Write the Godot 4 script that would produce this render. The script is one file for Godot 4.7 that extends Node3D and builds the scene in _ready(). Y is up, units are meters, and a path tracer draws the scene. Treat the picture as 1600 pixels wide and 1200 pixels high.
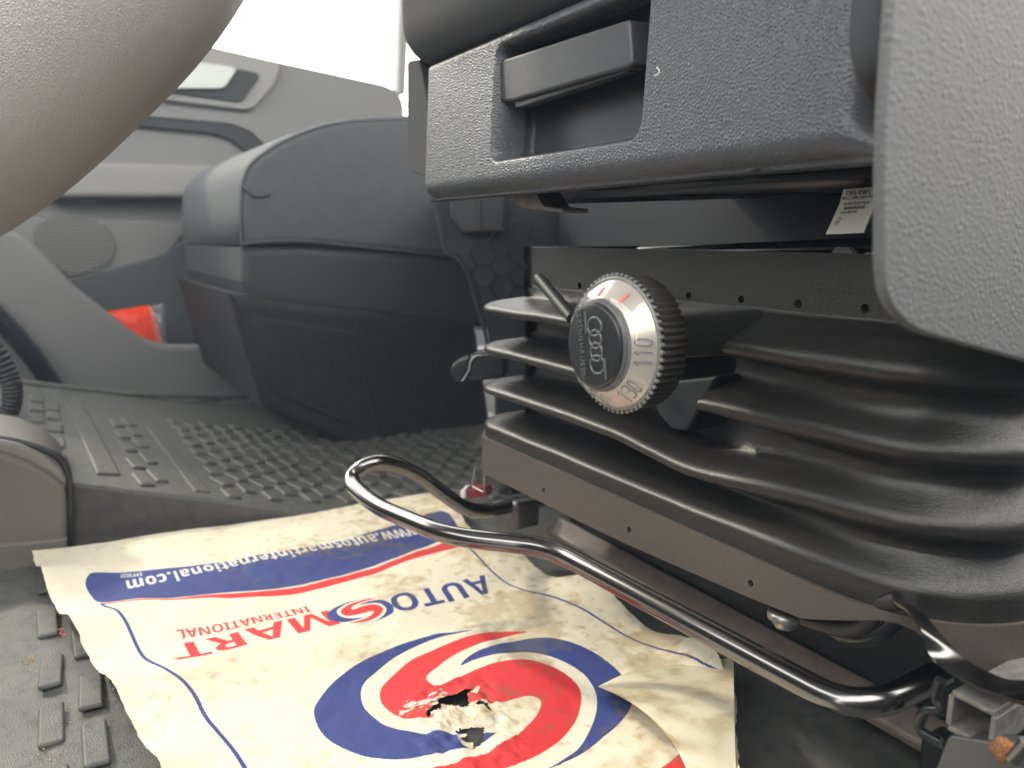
extends Node3D
# Inside a truck cab, seen from the open driver's door: driver's suspension seat, paper floor mat, passenger seat and door beyond.
# x runs to the rear of the cab, y up, -z across the cab to the passenger door. Metres.

var M := {}
var rng := RandomNumberGenerator.new()

# ---------------------------------------------------------------- nodes
func obj(called: String, mesh, m: Material, parent: Node) -> MeshInstance3D:
	var o := MeshInstance3D.new()
	o.name = called
	o.mesh = mesh.commit() if mesh is SurfaceTool else mesh
	o.material_override = m
	parent.add_child(o, true)
	return o

func thing(called: String, label: String, category: String, at := Vector3.ZERO) -> Node3D:
	var o := Node3D.new()
	o.name = called
	add_child(o, true)
	o.position = at
	o.set_meta("label", label)
	o.set_meta("category", category)
	return o

func tag(o: Node, label: String, category: String, group := "", kind := "") -> Node:
	o.set_meta("label", label)
	o.set_meta("category", category)
	if group: o.set_meta("group", group)
	if kind: o.set_meta("kind", kind)
	return o

# ---------------------------------------------------------------- shapes
func new_st() -> SurfaceTool:
	var st := SurfaceTool.new()
	st.begin(Mesh.PRIMITIVE_TRIANGLES)
	return st

func quad(st: SurfaceTool, a: Vector3, b: Vector3, c: Vector3, d: Vector3):
	for p in [a, b, c, a, c, d]:
		st.add_vertex(p)

# a surface of points P[i][j]; smooth
func patch(st: SurfaceTool, P: Array, flip := false, skip = null, uv = null):
	st.set_smooth_group(0)
	for i in P.size() - 1:
		var r0 = P[i]
		var r1 = P[i + 1]
		for j in r0.size() - 1:
			if skip != null and skip.call(i, j): continue
			var l = [r0[j], r0[j + 1], r1[j + 1], r0[j], r1[j + 1], r1[j]]
			if flip: l = [r0[j], r1[j + 1], r0[j + 1], r0[j], r1[j], r1[j + 1]]
			for p in l:
				if uv != null: st.set_uv(uv.call(p))
				st.add_vertex(p)

func fan(st: SurfaceTool, ring: Array, flip := false):
	var c := Vector3.ZERO
	for p in ring: c += p
	c /= ring.size()
	st.set_smooth_group(-1)
	for k in ring.size():
		var a = ring[k]
		var b = ring[(k + 1) % ring.size()]
		for p in ([c, b, a] if flip else [c, a, b]): st.add_vertex(p)

func done(st: SurfaceTool) -> ArrayMesh:
	st.generate_normals()
	return st.commit()

# rounded polygon corners (radius in metres)
func soften(pts: Array, r: float, n := 4) -> Array:
	var out := []
	var N := pts.size()
	for i in N:
		var p: Vector3 = pts[i]
		var a: Vector3 = pts[(i + N - 1) % N]
		var b: Vector3 = pts[(i + 1) % N]
		var ra := minf(r, p.distance_to(a) * 0.45)
		var rb := minf(r, p.distance_to(b) * 0.45)
		var pa := p.move_toward(a, ra)
		var pb := p.move_toward(b, rb)
		for k in n + 1:
			var t := float(k) / n
			out.append(pa.lerp(p, t).lerp(p.lerp(pb, t), t))
	return out

func fillet(pts: Array, r: float, n := 7) -> Array:
	var out := [pts[0]]
	for i in range(1, pts.size() - 1):
		var p: Vector3 = pts[i]
		var a: Vector3 = pts[i - 1]
		var b: Vector3 = pts[i + 1]
		var pa := p.move_toward(a, minf(r, p.distance_to(a) * 0.48))
		var pb := p.move_toward(b, minf(r, p.distance_to(b) * 0.48))
		for k in n + 1:
			var t := float(k) / n
			out.append(pa.lerp(p, t).lerp(p.lerp(pb, t), t))
	out.append(pts[-1])
	return out

func curve(pts: Array, n := 6) -> Array:
	var out := []
	for i in pts.size() - 1:
		var p0: Vector3 = pts[max(i - 1, 0)]
		var p1: Vector3 = pts[i]
		var p2: Vector3 = pts[i + 1]
		var p3: Vector3 = pts[min(i + 2, pts.size() - 1)]
		for k in n:
			out.append(p1.cubic_interpolate(p2, p0, p3, float(k) / n))
	out.append(pts[-1])
	return out

func tube(st: SurfaceTool, path: Array, r: float, seg := 14, caps := true, radius = null):
	var N := path.size()
	var t0: Vector3 = (path[1] - path[0]).normalized()
	var n: Vector3 = t0.cross(Vector3.UP)
	if n.length() < 0.05: n = t0.cross(Vector3.RIGHT)
	n = n.normalized()
	var rows := []
	for i in N:
		var t: Vector3 = (path[min(i + 1, N - 1)] - path[max(i - 1, 0)]).normalized()
		n = (n - t * n.dot(t)).normalized()
		var b := t.cross(n)
		var row := []
		var rr := r
		if radius != null: rr = radius.call(float(i) / (N - 1))
		for k in seg:
			var a := TAU * k / seg
			row.append(path[i] + (n * cos(a) + b * sin(a)) * rr)
		row.append(row[0])
		rows.append(row)
	patch(st, rows)
	if caps:
		fan(st, rows[0].slice(0, seg), false)
		fan(st, rows[-1].slice(0, seg), true)

# polygon face pushed back by off, with a rounded front edge of size bev
func prism(st: SurfaceTool, pts: Array, off: Vector3, bev := 0.0, segs := 3, smooth := false):
	var N := pts.size()
	var nrm := Vector3.ZERO
	for i in N:
		nrm += (pts[i] as Vector3).cross(pts[(i + 1) % N])
	nrm = nrm.normalized()
	var P := pts.duplicate()
	var out := -off.normalized()
	if nrm.dot(out) > 0:
		P.reverse()
		nrm = -nrm
	# now clockwise seen from the front
	var ins := []
	for i in N:
		var a: Vector3 = P[(i + N - 1) % N]
		var p: Vector3 = P[i]
		var b: Vector3 = P[(i + 1) % N]
		var ea := (p - a).normalized()
		var eb := (b - p).normalized()
		var na := ea.cross(nrm)
		var nb := eb.cross(nrm)
		var m := (na + nb).normalized()
		ins.append(-m / maxf(m.dot(nb), 0.5))
	var fu := (P[1] - P[0] as Vector3).normalized()
	var fv := nrm.cross(fu)
	for attempt in 8:
		var flat := PackedVector2Array()
		for i in N:
			var p: Vector3 = P[i] + ins[i] * bev
			flat.append(Vector2(p.dot(fu), p.dot(fv)))
		if not Geometry2D.triangulate_polygon(flat).is_empty(): break
		bev *= 0.6
	var rows := []
	rows.append([])
	for i in N: rows[0].append(P[i] + off)
	var count := segs if bev > 0.0 else 0
	for k in count + 1:
		var a := PI / 2 * k / maxf(count, 1)
		var row := []
		for i in N:
			row.append(P[i] - out * bev * (1.0 - sin(a)) + ins[i] * bev * (1.0 - cos(a)))
		rows.append(row)
	for r in rows: r.append(r[0])
	st.set_smooth_group(0 if smooth else -1)
	for i in rows.size() - 1:
		for j in N:
			quad(st, rows[i][j], rows[i + 1][j], rows[i + 1][j + 1], rows[i][j + 1])
	st.set_smooth_group(-1)
	var top: Array = rows[-1].slice(0, N)
	var u: Vector3 = (top[1] - top[0]).normalized()
	var v := nrm.cross(u)
	for ends in [[top, true], [rows[0].slice(0, N), false]]:
		var p2 := PackedVector2Array()
		for p in ends[0]: p2.append(Vector2(p.dot(u), p.dot(v)))
		var tri := Geometry2D.triangulate_polygon(p2)
		if tri.is_empty(): print("face not filled")
		for k in range(0, tri.size(), 3):
			var l = [ends[0][tri[k]], ends[0][tri[k + 1]], ends[0][tri[k + 2]]]
			var fn: Vector3 = (l[1] - l[0]).cross(l[2] - l[0])
			if (fn.dot(out) > 0) == ends[1]: l = [l[0], l[2], l[1]]
			for p in l: st.add_vertex(p)

# box with round edges
func rbox(st: SurfaceTool, T: Transform3D, size: Vector3, r: float, n := 3):
	var h := size / 2
	r = minf(r, minf(h.x, minf(h.y, h.z)) * 0.98)
	for ax in 3:
		var u := (ax + 1) % 3
		var v := (ax + 2) % 3
		var cu := []
		var cv := []
		for k in n + 1:
			cu.append(-h[u] + r * k / n)
			cv.append(-h[v] + r * k / n)
		for k in n + 1:
			cu.append(h[u] - r + r * k / n)
			cv.append(h[v] - r + r * k / n)
		for s in [-1.0, 1.0]:
			var rows := []
			var nr := []
			for a in cu:
				var row := []
				var nrow := []
				for b in cv:
					var p := Vector3.ZERO
					p[ax] = s * h[ax]
					p[u] = a
					p[v] = b
					var q := p.clamp(-(h - Vector3.ONE * r), h - Vector3.ONE * r)
					var d := (p - q).normalized()
					row.append(T * (q + d * r))
					nrow.append((T.basis * d).normalized())
				rows.append(row)
				nr.append(nrow)
			for i in rows.size() - 1:
				for j in rows[0].size() - 1:
					var ids = [[i, j], [i, j + 1], [i + 1, j + 1], [i, j], [i + 1, j + 1], [i + 1, j]]
					if s < 0: ids = [[i, j], [i + 1, j + 1], [i, j + 1], [i, j], [i + 1, j], [i + 1, j + 1]]
					for id in ids:
						st.set_normal(nr[id[0]][id[1]])
						st.add_vertex(rows[id[0]][id[1]])

func rounded(T: Transform3D, size: Vector3, r: float, n := 3) -> ArrayMesh:
	var st := new_st()
	rbox(st, T, size, r, n)
	return st.commit()

func place(p: Vector3, b := Basis.IDENTITY) -> Transform3D:
	return Transform3D(b, p)

# profile of (radius, height along axis) turned round an axis
func lathe(st: SurfaceTool, prof: Array, o: Vector3, axis: Vector3, seg := 48, rad = null):
	var u := axis.cross(Vector3.UP).normalized()
	if u.length() < 0.5: u = Vector3.RIGHT
	var v := axis.cross(u).normalized()
	var rows := []
	for p in prof:
		var row := []
		for k in seg + 1:
			var a := TAU * (k % seg) / seg
			var r: float = p.x
			if rad != null: r = rad.call(p.x, k % seg)
			row.append(o + axis * p.y + (u * cos(a) + v * sin(a)) * r)
		rows.append(row)
	patch(st, rows)

func slab(pts: Array, off: Vector3, bev := 0.0, segs := 3, smooth := false) -> ArrayMesh:
	var st := new_st()
	prism(st, pts, off, bev, segs, smooth)
	return done(st)

func pipe(path: Array, r: float, seg := 14) -> ArrayMesh:
	var st := new_st()
	tube(st, path, r, seg)
	return done(st)

# ---------------------------------------------------------------- materials
func noise_tex(kind: int, freq: float, size: int, seed_: int, normal := false, strength := 1.0, ramp = null, oct := 3) -> NoiseTexture2D:
	var n := FastNoiseLite.new()
	n.noise_type = kind
	n.frequency = freq
	n.seed = seed_
	n.fractal_octaves = oct
	if kind == FastNoiseLite.TYPE_CELLULAR:
		n.fractal_type = FastNoiseLite.FRACTAL_NONE
		n.cellular_return_type = FastNoiseLite.RETURN_DISTANCE2_SUB
		n.cellular_jitter = 1.0
	var t := NoiseTexture2D.new()
	t.width = size
	t.height = size
	t.seamless = true
	t.noise = n
	if normal:
		t.as_normal_map = true
		t.bump_strength = strength
	if ramp:
		var g := Gradient.new()
		g.offsets = PackedFloat32Array(ramp[0])
		g.colors = PackedColorArray(ramp[1])
		t.color_ramp = g
	return t

func pm(called: String, c: Color, rough: float, metal := 0.0) -> StandardMaterial3D:
	var m := StandardMaterial3D.new()
	m.resource_name = called
	m.albedo_color = c
	m.roughness = rough
	m.metallic = metal
	m.uv1_triplanar = true
	m.uv1_world_triplanar = true
	M[called] = m
	return m

func grain(m: StandardMaterial3D, tex: Texture2D, per_metre: float, scale := 1.0):
	m.normal_enabled = true
	m.normal_texture = tex
	m.normal_scale = scale
	m.uv1_scale = Vector3.ONE * per_metre

func lin(r: float, g: float, b: float) -> Color:
	return Color(r, g, b).linear_to_srgb()

func materials():
	var pebble := noise_tex(FastNoiseLite.TYPE_CELLULAR, 0.055, 512, 3, true, 5.0)
	var fine_pebble := noise_tex(FastNoiseLite.TYPE_CELLULAR, 0.085, 512, 8, true, 5.0)
	var speckle := noise_tex(FastNoiseLite.TYPE_SIMPLEX, 0.12, 512, 4, true, 3.0, null, 3)
	var smudge := noise_tex(FastNoiseLite.TYPE_SIMPLEX, 0.012, 512, 5, false, 1.0, [[0.0, 0.45, 0.75, 1.0], [Color(0.78, 0.78, 0.78), Color(0.95, 0.95, 0.95), Color(1, 0.99, 0.97), Color(1, 1, 1)]], 5)
	var dusty := noise_tex(FastNoiseLite.TYPE_SIMPLEX, 0.06, 1024, 6, false, 1.0, [[0.0, 0.55, 0.74, 0.8, 1.0], [Color(0.85, 0.85, 0.85), Color(0.9, 0.9, 0.9), Color(1, 1, 1), Color(1, 1, 1), Color(1, 1, 1)]], 5)
	var vinyl_dust := noise_tex(FastNoiseLite.TYPE_SIMPLEX, 0.035, 1024, 16, false, 1.0, [[0.0, 0.5, 0.82, 0.9, 1.0], [lin(0.012, 0.0113, 0.0107), lin(0.016, 0.015, 0.0142), lin(0.022, 0.0204, 0.019), lin(0.05, 0.045, 0.038), lin(0.16, 0.14, 0.11)]], 5)
	var lit_vinyl_dust := noise_tex(FastNoiseLite.TYPE_SIMPLEX, 0.035, 1024, 17, false, 1.0, [[0.0, 0.5, 0.80, 0.9, 1.0], [lin(0.058, 0.049, 0.044), lin(0.072, 0.061, 0.055), lin(0.088, 0.075, 0.067), lin(0.12, 0.10, 0.08), lin(0.3, 0.25, 0.18)]], 5)  # dust specks over a base brightened as if lit
	var faint := noise_tex(FastNoiseLite.TYPE_SIMPLEX, 0.008, 512, 15, false, 1.0, [[0.0, 0.5, 1.0], [Color(0.93, 0.93, 0.93), Color(0.97, 0.97, 0.97), Color(1, 1, 1)]], 5)
	var m
	m = pm("trim_plastic", lin(0.074, 0.08, 0.088), 0.36); grain(m, pebble, 20.0, 0.95)
	m = pm("panel_plastic", lin(0.12, 0.121, 0.125), 0.5); grain(m, pebble, 15.0, 0.42)
	m = pm("taupe_leather", lin(0.36, 0.34, 0.325), 0.48); grain(m, fine_pebble, 15.0, 0.75)
	m = pm("black_vinyl", Color(1, 1, 1), 0.35); grain(m, fine_pebble, 32.0, 0.6); m.albedo_texture = vinyl_dust
	m = pm("lit_vinyl", Color(1, 1, 1), 0.46); grain(m, fine_pebble, 22.0, 0.5); m.albedo_texture = lit_vinyl_dust  # same vinyl as the bellows, its lit brown tone put into the colour
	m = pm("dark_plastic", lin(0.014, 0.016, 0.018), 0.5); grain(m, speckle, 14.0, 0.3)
	m = pm("gloss_black", lin(0.01, 0.012, 0.015), 0.22)
	m = pm("handle_plastic", lin(0.045, 0.048, 0.054), 0.45); grain(m, speckle, 10.0, 0.15)
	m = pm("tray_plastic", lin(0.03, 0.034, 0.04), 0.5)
	m = pm("seat_fabric", lin(0.06, 0.062, 0.068), 0.85); grain(m, speckle, 26.0, 1.5)
	m = pm("side_vinyl", lin(0.088, 0.095, 0.1), 0.72); grain(m, speckle, 8.0, 0.25); m.albedo_texture = faint
	m = pm("skirt_vinyl", lin(0.045, 0.05, 0.054), 0.65); grain(m, speckle, 8.0, 0.25)
	m = pm("base_plastic", lin(0.022, 0.024, 0.026), 0.6); grain(m, speckle, 8.0, 0.2); m.albedo_texture = smudge
	m = pm("door_plastic", lin(0.195, 0.193, 0.192), 0.6); grain(m, speckle, 8.0, 0.2)
	m = pm("door_pale", lin(0.27, 0.267, 0.26), 0.6); grain(m, speckle, 8.0, 0.2)
	m = pm("grille_plastic", lin(0.16, 0.155, 0.15), 0.6)
	m = pm("silver", lin(0.34, 0.36, 0.345), 0.42, 0.6)
	m = pm("chrome", lin(0.19, 0.185, 0.183), 0.2, 1.0)
	m = pm("steel", lin(0.36, 0.35, 0.335), 0.38, 0.9); grain(m, speckle, 10.0, 0.4); m.albedo_texture = smudge
	m = pm("rubber", lin(0.115, 0.117, 0.108), 0.55); grain(m, speckle, 10.0, 0.5); m.albedo_texture = smudge
	m = pm("rubber_side", lin(0.095, 0.086, 0.083), 0.6); grain(m, speckle, 8.0, 0.3); m.albedo_texture = smudge
	m = pm("console_plastic", lin(0.18, 0.16, 0.145), 0.5); grain(m, speckle, 8.0, 0.8)
	m = pm("console_top", lin(0.24, 0.225, 0.21), 0.4); grain(m, speckle, 8.0, 0.2)
	m = pm("rail_paint", lin(0.2, 0.165, 0.15), 0.4); grain(m, speckle, 9.0, 0.3); m.albedo_texture = smudge
	m = pm("bag_red", lin(0.95, 0.05, 0.006), 0.35); grain(m, speckle, 3.0, 0.8)
	m = pm("clip_red", lin(0.2, 0.015, 0.022), 0.4)
	m = pm("white_plastic", lin(0.7, 0.7, 0.68), 0.4)
	m = pm("sticker", lin(0.8, 0.79, 0.75), 0.5)
	m = pm("ink", lin(0.06, 0.06, 0.065), 0.6)
	m = pm("dial_cream", lin(0.52, 0.46, 0.38), 0.28, 0.45); m.clearcoat_enabled = true; m.clearcoat = 0.7; m.clearcoat_roughness = 0.08
	m = pm("dial_ink", lin(0.12, 0.12, 0.12), 0.5)
	m = pm("dial_red", lin(0.75, 0.12, 0.04), 0.5)
	m = pm("tooth_plastic", lin(0.2, 0.2, 0.19), 0.28)
	m = pm("grip_rubber", lin(0.034, 0.03, 0.027), 0.55); grain(m, speckle, 30.0, 0.8); m.albedo_texture = dusty
	m = pm("cap_plastic", lin(0.02, 0.022, 0.024), 0.36); grain(m, speckle, 16.0, 0.12)
	m = pm("cap_mark", lin(0.10, 0.104, 0.108), 0.22)  # lighter than the cap plastic: edge highlights put into the colour
	m = pm("worn_zinc", Color(1, 1, 1), 0.5, 0.35); m.uv1_scale = Vector3.ONE * 14.0; m.albedo_texture = noise_tex(FastNoiseLite.TYPE_SIMPLEX, 0.02, 512, 23, false, 1.0, [[0.0, 0.35, 0.55, 0.75, 1.0], [lin(0.12, 0.1, 0.085), lin(0.17, 0.16, 0.15), lin(0.2, 0.19, 0.18), lin(0.22, 0.21, 0.2), lin(0.26, 0.25, 0.24)]], 5)
	m = pm("rust", Color(1, 1, 1), 0.85); m.albedo_texture = noise_tex(FastNoiseLite.TYPE_SIMPLEX, 0.05, 512, 19, false, 1.0, [[0.0, 0.4, 0.6, 1.0], [lin(0.08, 0.03, 0.015), lin(0.2, 0.07, 0.025), lin(0.34, 0.14, 0.04), lin(0.4, 0.3, 0.2)]], 4); grain(m, speckle, 30.0, 1.0)
	m = pm("crumb", lin(0.5, 0.33, 0.2), 0.8)
	m = pm("thread", lin(0.55, 0.1, 0.1), 0.7)
	m = pm("cavity", lin(0.005, 0.009, 0.014), 0.6)  # near-black navy: under-seat shade and bluish veil put into the colour
	m = pm("cord_black", lin(0.04, 0.04, 0.042), 0.4)
	m = pm("cab_lining", lin(0.45, 0.43, 0.4), 0.8)
	m = pm("dash_lining", lin(0.08, 0.08, 0.082), 0.6)
	m = pm("ground_paint", lin(0.05, 0.05, 0.05), 0.8)
	var clear := pm("clear_plastic", Color(1, 1, 1, 0.1), 0.05)
	clear.transparency = BaseMaterial3D.TRANSPARENCY_ALPHA

# ---------------------------------------------------------------- flat print on the paper mat
const SHEET := Rect2(-0.08, -0.83, 0.56, 0.68)
const DPM := 2900.0

func ink_poly(img: Image, poly: Array, c: Color):
	var p := []
	var lo := 1e9
	var hi := -1e9
	for q in poly:
		var v: Vector2 = (q - SHEET.position) * DPM
		p.append(v)
		lo = minf(lo, v.y)
		hi = maxf(hi, v.y)
	for y in range(maxi(0, int(lo)), mini(img.get_height(), int(hi) + 2)):
		var xs := []
		var yy := y + 0.5
		for i in p.size():
			var a: Vector2 = p[i]
			var b: Vector2 = p[(i + 1) % p.size()]
			if (a.y <= yy) != (b.y <= yy):
				xs.append(a.x + (yy - a.y) / (b.y - a.y) * (b.x - a.x))
		xs.sort()
		for i in range(0, xs.size() - 1, 2):
			var x0 := int(round(xs[i]))
			var x1 := int(round(xs[i + 1]))
			if x1 > x0: img.fill_rect(Rect2i(x0, y, x1 - x0, 1), c)

func smooth2(pts: Array, n := 5, closed := true) -> Array:
	var out := []
	var N := pts.size()
	for i in (N if closed else N - 1):
		var p0: Vector2 = pts[(i + N - 1) % N] if closed else pts[max(i - 1, 0)]
		var p1: Vector2 = pts[i]
		var p2: Vector2 = pts[(i + 1) % N]
		var p3: Vector2 = pts[(i + 2) % N] if closed else pts[min(i + 2, N - 1)]
		for k in n: out.append(p1.cubic_interpolate(p2, p0, p3, float(k) / n))
	if not closed: out.append(pts[-1])
	return out

func ink_line(img: Image, pts: Array, w: float, c: Color):
	var s := smooth2(pts, 6, false)
	var a := []
	var b := []
	for i in s.size():
		var d: Vector2 = (s[min(i + 1, s.size() - 1)] - s[max(i - 1, 0)]).normalized().orthogonal() * w / 2
		a.append(s[i] + d)
		b.append(s[i] - d)
	b.reverse()
	ink_poly(img, a + b, c)

func face(weight := 700, family := "Droid Sans") -> SystemFont:
	var f := SystemFont.new()
	f.font_names = PackedStringArray([family])
	f.font_weight = weight
	return f

func ink_text(img: Image, words: String, start: Vector2, end: Vector2, top: Vector2, c: Color, weight := 700, bold := 0.0):
	var t := TextMesh.new()
	t.text = words
	t.font = face(weight)
	t.font_size = 64
	t.pixel_size = 0.01
	t.depth = 0.0
	t.curve_step = 1.0
	var box := t.get_aabb()
	var arr := t.get_mesh_arrays()
	var v: PackedVector3Array = arr[Mesh.ARRAY_VERTEX]
	var ids: PackedInt32Array = arr[Mesh.ARRAY_INDEX]
	var ex := end - start
	var ey := top - start
	var P := func(q: Vector3) -> Vector2:
		return start + ex * ((q.x - box.position.x) / box.size.x) + ey * ((q.y - box.position.y) / box.size.y)
	for k in range(0, ids.size(), 3):
		var l := []
		for j in 3: l.append(P.call(v[ids[k + j]]))
		ink_poly(img, l, c)

var emblem := {}
func emblem_shapes():
	emblem.blue_left = smooth2([Vector2(0.2424, -0.4495), Vector2(0.2272, -0.4551), Vector2(0.2149, -0.4589), Vector2(0.1871, -0.4581), Vector2(0.16, -0.4512), Vector2(0.1357, -0.4383), Vector2(0.1212, -0.4246), Vector2(0.1147, -0.4127), Vector2(0.1128, -0.3941), Vector2(0.1159, -0.376), Vector2(0.1242, -0.3599), Vector2(0.1372, -0.3473), Vector2(0.1521, -0.3396), Vector2(0.1663, -0.3356), Vector2(0.1823, -0.3342), Vector2(0.1972, -0.3376), Vector2(0.1892, -0.3414), Vector2(0.1795, -0.3447), Vector2(0.1647, -0.3547), Vector2(0.1532, -0.3658), Vector2(0.1454, -0.3801), Vector2(0.1422, -0.3984), Vector2(0.1442, -0.4132), Vector2(0.1506, -0.4263), Vector2(0.1614, -0.4346), Vector2(0.1764, -0.4444), Vector2(0.1957, -0.451), Vector2(0.216, -0.4539)], 4)
	emblem.red = smooth2([Vector2(0.2727, -0.4235), Vector2(0.2573, -0.4366), Vector2(0.2407, -0.4431), Vector2(0.2175, -0.4429), Vector2(0.1916, -0.4383), Vector2(0.1726, -0.4277), Vector2(0.1599, -0.4176), Vector2(0.1542, -0.4071), Vector2(0.1527, -0.3946), Vector2(0.1557, -0.3812), Vector2(0.1618, -0.3725), Vector2(0.1711, -0.368), Vector2(0.1893, -0.3632), Vector2(0.2066, -0.3615), Vector2(0.2187, -0.3607), Vector2(0.2305, -0.3589), Vector2(0.2357, -0.3544), Vector2(0.2343, -0.3485), Vector2(0.2248, -0.3401), Vector2(0.2081, -0.3309), Vector2(0.1924, -0.3269), Vector2(0.1773, -0.3252), Vector2(0.1618, -0.3268), Vector2(0.1524, -0.3291), Vector2(0.1655, -0.3184), Vector2(0.1831, -0.3112), Vector2(0.1996, -0.3105), Vector2(0.2199, -0.3145), Vector2(0.2378, -0.3223), Vector2(0.2506, -0.332), Vector2(0.2624, -0.3463), Vector2(0.2661, -0.3614), Vector2(0.2624, -0.3789), Vector2(0.2497, -0.3946), Vector2(0.2292, -0.4008), Vector2(0.2086, -0.3996), Vector2(0.1943, -0.3966), Vector2(0.1877, -0.3992), Vector2(0.1862, -0.4074), Vector2(0.1901, -0.414), Vector2(0.2009, -0.4197), Vector2(0.22, -0.4276), Vector2(0.2388, -0.4299), Vector2(0.2592, -0.4274)], 4)
	emblem.blue_right = smooth2([Vector2(0.2123, -0.4112), Vector2(0.2265, -0.4203), Vector2(0.2466, -0.4216), Vector2(0.2654, -0.4164), Vector2(0.2814, -0.4066), Vector2(0.292, -0.392), Vector2(0.2972, -0.3736), Vector2(0.2969, -0.3531), Vector2(0.2898, -0.3323), Vector2(0.2818, -0.3207), Vector2(0.2648, -0.3106), Vector2(0.247, -0.3048), Vector2(0.225, -0.3003), Vector2(0.2029, -0.3002), Vector2(0.1836, -0.3029), Vector2(0.1673, -0.3071), Vector2(0.1823, -0.3008), Vector2(0.1954, -0.2997), Vector2(0.2187, -0.302), Vector2(0.2349, -0.3076), Vector2(0.2527, -0.3205), Vector2(0.2653, -0.3336), Vector2(0.2722, -0.346), Vector2(0.2757, -0.36), Vector2(0.274, -0.3749), Vector2(0.2681, -0.3898), Vector2(0.2575, -0.4012), Vector2(0.241, -0.4091), Vector2(0.2257, -0.4126)], 4)

func sheet_print() -> ImageTexture:
	var W := int(SHEET.size.x * DPM)
	var H := int(SHEET.size.y * DPM)
	var img := Image.create(W, H, false, Image.FORMAT_RGBA8)
	var cream := lin(0.76, 0.70, 0.545)
	var blue := lin(0.032, 0.052, 0.21)
	var red := lin(0.66, 0.032, 0.036)
	var pale := lin(0.80, 0.78, 0.70)
	img.fill(cream)
	# address bar
	ink_poly(img, smooth2([Vector2(0.0085, -0.6723), Vector2(0.012, -0.6854), Vector2(0.0196, -0.6878), Vector2(0.046, -0.6818), Vector2(0.12, -0.6639), Vector2(0.2028, -0.6546), Vector2(0.2781, -0.6664), Vector2(0.3249, -0.6665), Vector2(0.3242, -0.6263), Vector2(0.3137, -0.61), Vector2(0.2901, -0.6082), Vector2(0.2246, -0.5919), Vector2(0.1608, -0.5872), Vector2(0.1062, -0.5979), Vector2(0.0691, -0.6079), Vector2(0.0351, -0.6275), Vector2(0.0173, -0.6384), Vector2(0.0116, -0.6533)], 3), blue)
	ink_poly(img, [Vector2(0.0171, -0.636), Vector2(0.0689, -0.6062), Vector2(0.1058, -0.5956), Vector2(0.1597, -0.5837), Vector2(0.2227, -0.587), Vector2(0.2652, -0.5976), Vector2(0.2943, -0.6021), Vector2(0.307, -0.596), Vector2(0.3041, -0.5755), Vector2(0.2835, -0.5831), Vector2(0.2524, -0.5828), Vector2(0.2174, -0.5738), Vector2(0.1564, -0.5724), Vector2(0.1044, -0.5888), Vector2(0.0684, -0.6033), Vector2(0.0169, -0.633)], red)
	ink_text(img, "www.autosmartinternational.com", Vector2(0.29, -0.655), Vector2(0.0371, -0.6699), Vector2(0.2901, -0.6319), pale)
	ink_text(img, "EPP303F", Vector2(0.05, -0.6786), Vector2(0.0339, -0.6819), Vector2(0.0501, -0.672), pale)
	ink_poly(img, [Vector2(0.248, -0.2665), Vector2(0.2606, -0.2681), Vector2(0.2756, -0.2711), Vector2(0.2745, -0.2632), Vector2(0.2577, -0.2506)], red)
	# border lines
	ink_line(img, [Vector2(0.0171, -0.636), Vector2(0.0184, -0.6291), Vector2(0.0293, -0.5833), Vector2(0.0357, -0.5347), Vector2(0.0501, -0.4903), Vector2(0.0564, -0.4638), Vector2(0.0588, -0.4357), Vector2(0.0649, -0.4027), Vector2(0.0675, -0.3841), Vector2(0.072, -0.3485)], 0.0022, blue)
	ink_line(img, [Vector2(0.3041, -0.5755), Vector2(0.3017, -0.534), Vector2(0.3045, -0.5019), Vector2(0.3114, -0.4696), Vector2(0.3217, -0.4324), Vector2(0.3285, -0.401), Vector2(0.3327, -0.3723), Vector2(0.341, -0.3311), Vector2(0.3448, -0.281)], 0.0018, blue)
	# name
	ink_text(img, "AUTO", Vector2(0.2935, -0.5228), Vector2(0.2086, -0.5262), Vector2(0.289, -0.4951), blue)
	ink_text(img, "MART", Vector2(0.1622, -0.5313), Vector2(0.0542, -0.5409), Vector2(0.1633, -0.5044), red)
	ink_text(img, "INTERNATIONAL", Vector2(0.1514, -0.5476), Vector2(0.0597, -0.5592), Vector2(0.1512, -0.5357), red)
	ink_text(img, "®", Vector2(0.0559, -0.5214), Vector2(0.0523, -0.5217), Vector2(0.0568, -0.5143), red, 400)
	emblem_shapes()
	for k in ["blue_left", "blue_right", "red"]:
		ink_poly(img, emblem[k], red if k == "red" else blue)
	# the small emblem between the words
	var big: Vector2 = Vector2(0.1996, -0.3725)
	var small: Vector2 = Vector2(0.1807, -0.513)
	for k in ["blue_left", "blue_right", "red"]:
		var l := []
		for q in emblem[k]: l.append(small + (q - big) * 0.255)
		var h := []
		for q in emblem[k]: h.append(small + (q - big) * 0.255)
		ink_poly(img, l, red if k == "red" else blue)
	# scuffed fibres round the torn holes, worn print
	var n := FastNoiseLite.new()
	n.seed = 12
	n.frequency = 0.02
	n.fractal_octaves = 4
	var f := FastNoiseLite.new()
	f.seed = 21
	f.frequency = 0.09
	f.fractal_octaves = 3
	var scuff: Vector2 = (Vector2(0.185, -0.3608) - SHEET.position) * DPM
	var su: Vector2 = (Vector2(0.208, -0.3405) - SHEET.position) * DPM - scuff
	var sv: Vector2 = (Vector2(0.1877, -0.3866) - SHEET.position) * DPM - scuff
	var det := su.x * sv.y - su.y * sv.x
	var span := int(maxf(absf(su.x) + absf(sv.x), absf(su.y) + absf(sv.y)) * 1.5)
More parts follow.
